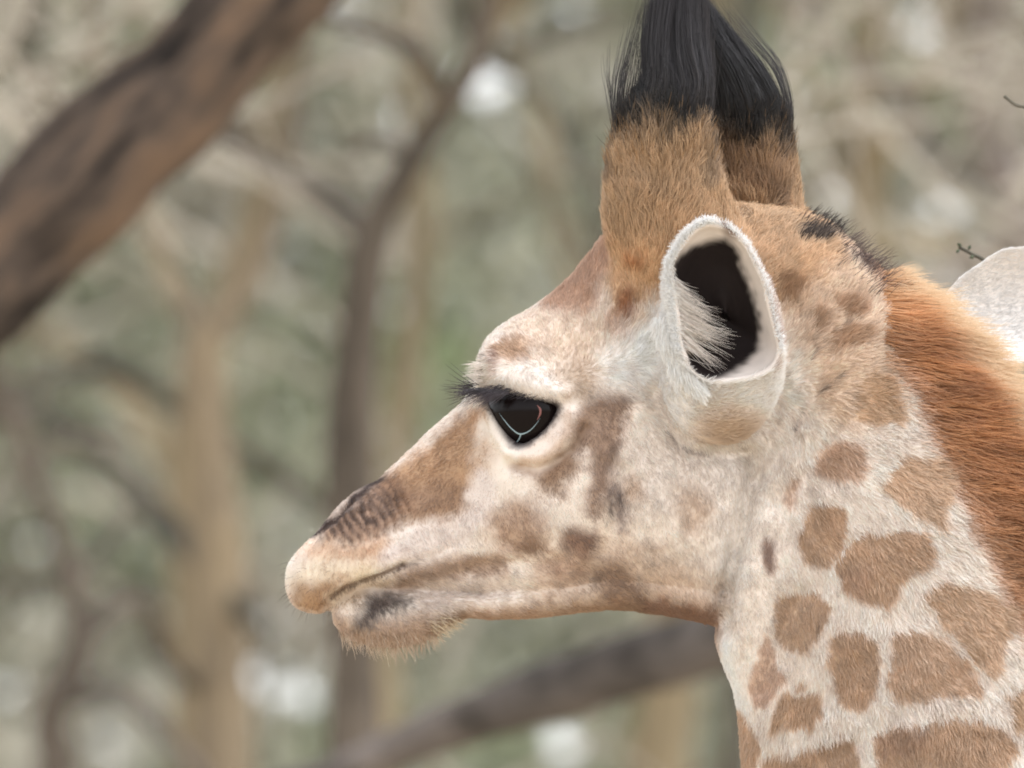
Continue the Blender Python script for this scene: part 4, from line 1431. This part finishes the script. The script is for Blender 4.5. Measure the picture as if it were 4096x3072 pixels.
def ear_coat(p, inner):
    c = np.tile(lin((243, 236, 231)), (len(p), 1))
    w = (.75 * sstep(40, 8, np.hypot((p[:, 0] - 724) / 1.35, p[:, 1] - 434)))[:, None]
    c = c * (1 - w) + lin((198, 172, 144)) * w
    c = np.where(inner[:, None], lin((224, 213, 205)), c)
    tipm = sstep(16, 4, np.hypot(p[:, 0] - 731, p[:, 1] - 229))[:, None] * .85
    c = c * (1 - tipm) + lin((96, 66, 50)) * tipm
    edge = np.exp(-(seg_dist(p[:, :2], [(738, 234), (752, 258), (764, 284), (771, 318), (776, 345), (772, 370)]) / 1.8) ** 2)[:, None] * .6 * (~inner[:, None])
    c = c * (1 - edge) + lin((140, 104, 84)) * edge
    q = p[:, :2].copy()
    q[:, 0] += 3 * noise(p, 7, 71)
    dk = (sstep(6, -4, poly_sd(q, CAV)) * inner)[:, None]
    c = c * (1 - dk) + lin((30, 23, 23)) * dk  # dark inner skin, also painting in the shade of a deeper hollow
    sh = (sstep(30, 90, q[:, 1] - 225) * 0)[:, None]
    return np.clip(c * (1 + .06 * noise(p, 9, 72))[:, None], 0.003, .88)


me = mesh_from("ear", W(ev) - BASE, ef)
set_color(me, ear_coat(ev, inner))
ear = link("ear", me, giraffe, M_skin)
ear["label"] = "near ear with white rim and dark hollow"
# ear fur
Te = tri_of(ef)
Ne = -vnormals(ev, Te)
cen = np.array([722, 330])
outw = ev[:, :2] - cen
n = 16000
we = (~inner).astype(float) * (ev[:, 2] > 70)
root, nn = scatter(ev, Te, Ne, n, we)
flip = np.sign(nn[:, 0] * (root[:, 0] - 720) + nn[:, 1] * (root[:, 1] - 360) + .2 * (root[:, 2] - 110) / 60)
nn = nn * np.where(flip == 0, 1, flip)[:, None]
rx, ry = (root[:, 0] - 718) / 60, (root[:, 1] - 330) / 60
fl = np.column_stack([.9 * ry * .6 + .3 * rx + .15 * rng.normal(size=n), -.55 * rx - .25 + .15 * rng.normal(size=n), .45 + 0 * rx])
a = .35 * noise(root, 10, 73)
fl[:, 0] += a
d0 = unit(fl + nn * .45)
hc = ear_coat(root, np.zeros(n, bool))
hair("ear_fur", root, d0, unit(fl + nn * .1), 7 + 5 * rng.random(n), .38, hc * .92, np.clip(hc * 1.1, 0, .88), M_fur, parent=ear, npt=4)
# white fringe on the rim
n = 4200
wk = np.where(rim3[:, 1] < 352, np.where(rim3[:, 0] < 712, 1.0, .3), 0)
k = rng.choice(len(rim3), n, p=wk / wk.sum())
root = rim3[k] + rng.normal(size=(n, 3)) * 1.3
ow = -inw[k]
left = (root[:, 0] < 700)
d0 = unit(np.column_stack([ow * (.5 + .25 * rng.normal(size=(n, 1))) + rng.normal(size=(n, 2)) * .25 + np.array([0, -.25]), .35 + .3 * rng.normal(size=n)]))
Lr = 3.5 + 4.5 * rng.random(n)
hair("ear_fur", root, d0, unit(d0 + rng.normal(size=(n, 3)) * .25), Lr, .36, cols((247, 243, 239), n, .04), cols((249, 246, 243), n, .04), M_fur, parent=ear, npt=4)
# white fleece where the front margin runs down into the cheek
n = 5200
t = rng.random(n)
ru = np.interp(t, [0, .35, .7, 1], [668, 670, 679, 700])
rv = np.interp(t, [0, .35, .7, 1], [318, 342, 364, 388])
sp = rng.uniform(-6, 15, n) * (1 - .5 * t)
cu_, cv_ = unit(np.column_stack([ru - 722, rv - 318])).T
root = np.column_stack([ru + cu_ * sp, rv + cv_ * sp, 163 - .05 * np.clip(sp, 0, None) ** 2 + .6 * np.clip(sp, None, 0)]) + rng.normal(size=(n, 3)) * 1.2
a = .5 * noise(root, 10, 77) + .25 * noise(root, 4, 78)
d0 = unit(np.column_stack([-.25 + a + .5 * t, .8 + .15 * rng.normal(size=n), .4 + .15 * rng.normal(size=n)]))
d1 = unit(np.column_stack([-.2 + a + .7 * t, .95 + .15 * rng.normal(size=n), -.35 + .15 * rng.normal(size=n)]))
cc = np.tile(lin((247, 242, 238)), (n, 1)) * (1 + .05 * rng.normal(size=(n, 1)))
hair("ear_fur", root, d0, d1, 7 + 9 * rng.random(n), .32, np.clip(cc, 0, .88), np.clip(cc * 1.03, 0, .88), M_fur, parent=ear, npt=5)
# hairs crossing the front margin inwards
n = 1000
t = rng.random(n) * .72
ru = np.interp(t, [0, .35, .7, 1], [665, 667, 677, 700])
rv = np.interp(t, [0, .35, .7, 1], [262, 318, 362, 390])
root = np.column_stack([ru - 3 + 5 * rng.random(n), rv + rng.normal(size=n) * 2, 160 + 24 * (398 - rv) / 178 + 3 * rng.random(n)])
a = .6 * noise(np.column_stack([t * 120, 0 * t]), 6, 85)
d0 = unit(np.column_stack([.6 + .2 * rng.normal(size=n), .75 - 1.2 * t * (t > .8) + a + .2 * rng.normal(size=n), .35 + .2 * rng.normal(size=n)]))
d1 = unit(np.column_stack([.9 + .2 * rng.normal(size=n), .6 + a + .2 * rng.normal(size=n), -.35 + .15 * rng.normal(size=n)]))
hair("ear_fur", root, d0, d1, 6 + 9 * rng.random(n), .3, cols((246, 241, 237), n, .05), cols((240, 233, 227), n, .07), M_fur, parent=ear, npt=5)
# long white hairs reaching into the hollow
n = 620
t = rng.random(n) ** 1.3 * .72 + .04
ru = np.interp(t, [0, .3, .6, 1], [668, 672, 678, 690])
rv = np.interp(t, [0, .3, .6, 1], [278, 304, 334, 372])
root = np.column_stack([ru + 6 * rng.random(n), rv + rng.normal(size=n) * 3, 158 + 24 * (398 - rv) / 178 - 10 * rng.random(n)])
lk = noise(np.column_stack([t * 60, 0 * t]), 5, 75)
d0 = unit(np.column_stack([.75 + .15 * rng.normal(size=n), .75 - .3 * t + .3 * lk + .12 * rng.normal(size=n), -.35 + .1 * rng.normal(size=n)]))
d1 = unit(np.column_stack([.9 + .15 * rng.normal(size=n), .35 + .25 * t + .35 * lk + .12 * rng.normal(size=n), -.1 + .1 * rng.normal(size=n)]))
L = (20 + 34 * np.sin(np.clip(t * 1.15, 0, 1) * np.pi) ** .8) * (.3 + .9 * rng.random(n) ** 1.5)
hair("ear_fur", root, d0, d1, L, .26, cols((238, 230, 224), n, .1), cols((228, 218, 210), n, .15), M_fur, parent=ear, npt=6)


# far ear, seen past the mane
def far_ear():
    ax = catmull([(925, 335), (965, 318), (1010, 305), (1060, 302), (1110, 312), (1150, 330)], 6)
    hw = np.interp(np.linspace(0, 1, len(ax)), [0, .15, .35, .6, .85, 1], [26, 46, 60, 56, 34, 3])
    m, n = len(ax), 40
    front, back = [], []
    for i in range(m):
        for j in range(n):
            s = -1 + 2 * j / (n - 1)
            y = ax[i, 1] + s * hw[i]
            x = ax[i, 0] + 10 * s * s
            d = -150 - 40 * i / m - 34 * (1 - s * s) * math.sin(math.pi * min(1, (i + 3) / (m + 2)))
            front.append((x, y, d))
            back.append((x, y, d - 9 * (1 - s ** 6) - 1))
    vv = np.array(front + back)
    o = m * n
    ff = []
    for i in range(m - 1):
        for j in range(n - 1):
            a, b, c, e = i * n + j, i * n + j + 1, (i + 1) * n + j + 1, (i + 1) * n + j
            ff.append((a, b, c, e))
            ff.append((o + a, o + e, o + c, o + b))
        ff.append((i * n, (i + 1) * n, o + (i + 1) * n, o + i * n))
        ff.append((i * n + n - 1, o + i * n + n - 1, o + (i + 1) * n + n - 1, (i + 1) * n + n - 1))
    return vv, ff, ax, hw


fv, ff, fax, fhw = far_ear()
me = mesh_from("ear", W(fv) - BASE, ff)
fc = np.tile(lin((246, 242, 239)), (len(fv), 1)) * (1 + .06 * noise(fv, 12, 81))[:, None]
set_color(me, fc)
ear2 = link("ear", me, giraffe, M_skin)
ear2["label"] = "far ear, pale, behind the mane"
Tf = tri_of(ff)
Nf = -vnormals(fv, Tf)
n = 20000
root, nn = scatter(fv, Tf, Nf, n)
fl = unit(np.column_stack([.9 + .2 * rng.normal(size=n), -.25 + .25 * rng.normal(size=n) + .4 * noise(root, 14, 82), .3 + .15 * rng.normal(size=n)]))
hc = np.clip(np.tile(lin((246, 242, 239)), (n, 1)) * (1 + .04 * rng.normal(size=(n, 1))), 0, .85)
hair("ear_fur", root, fl, fl, 3.5 + 3 * rng.random(n), .3, hc, np.clip(hc * 1.1, 0, .88), M_fur, parent=ear2, npt=4)
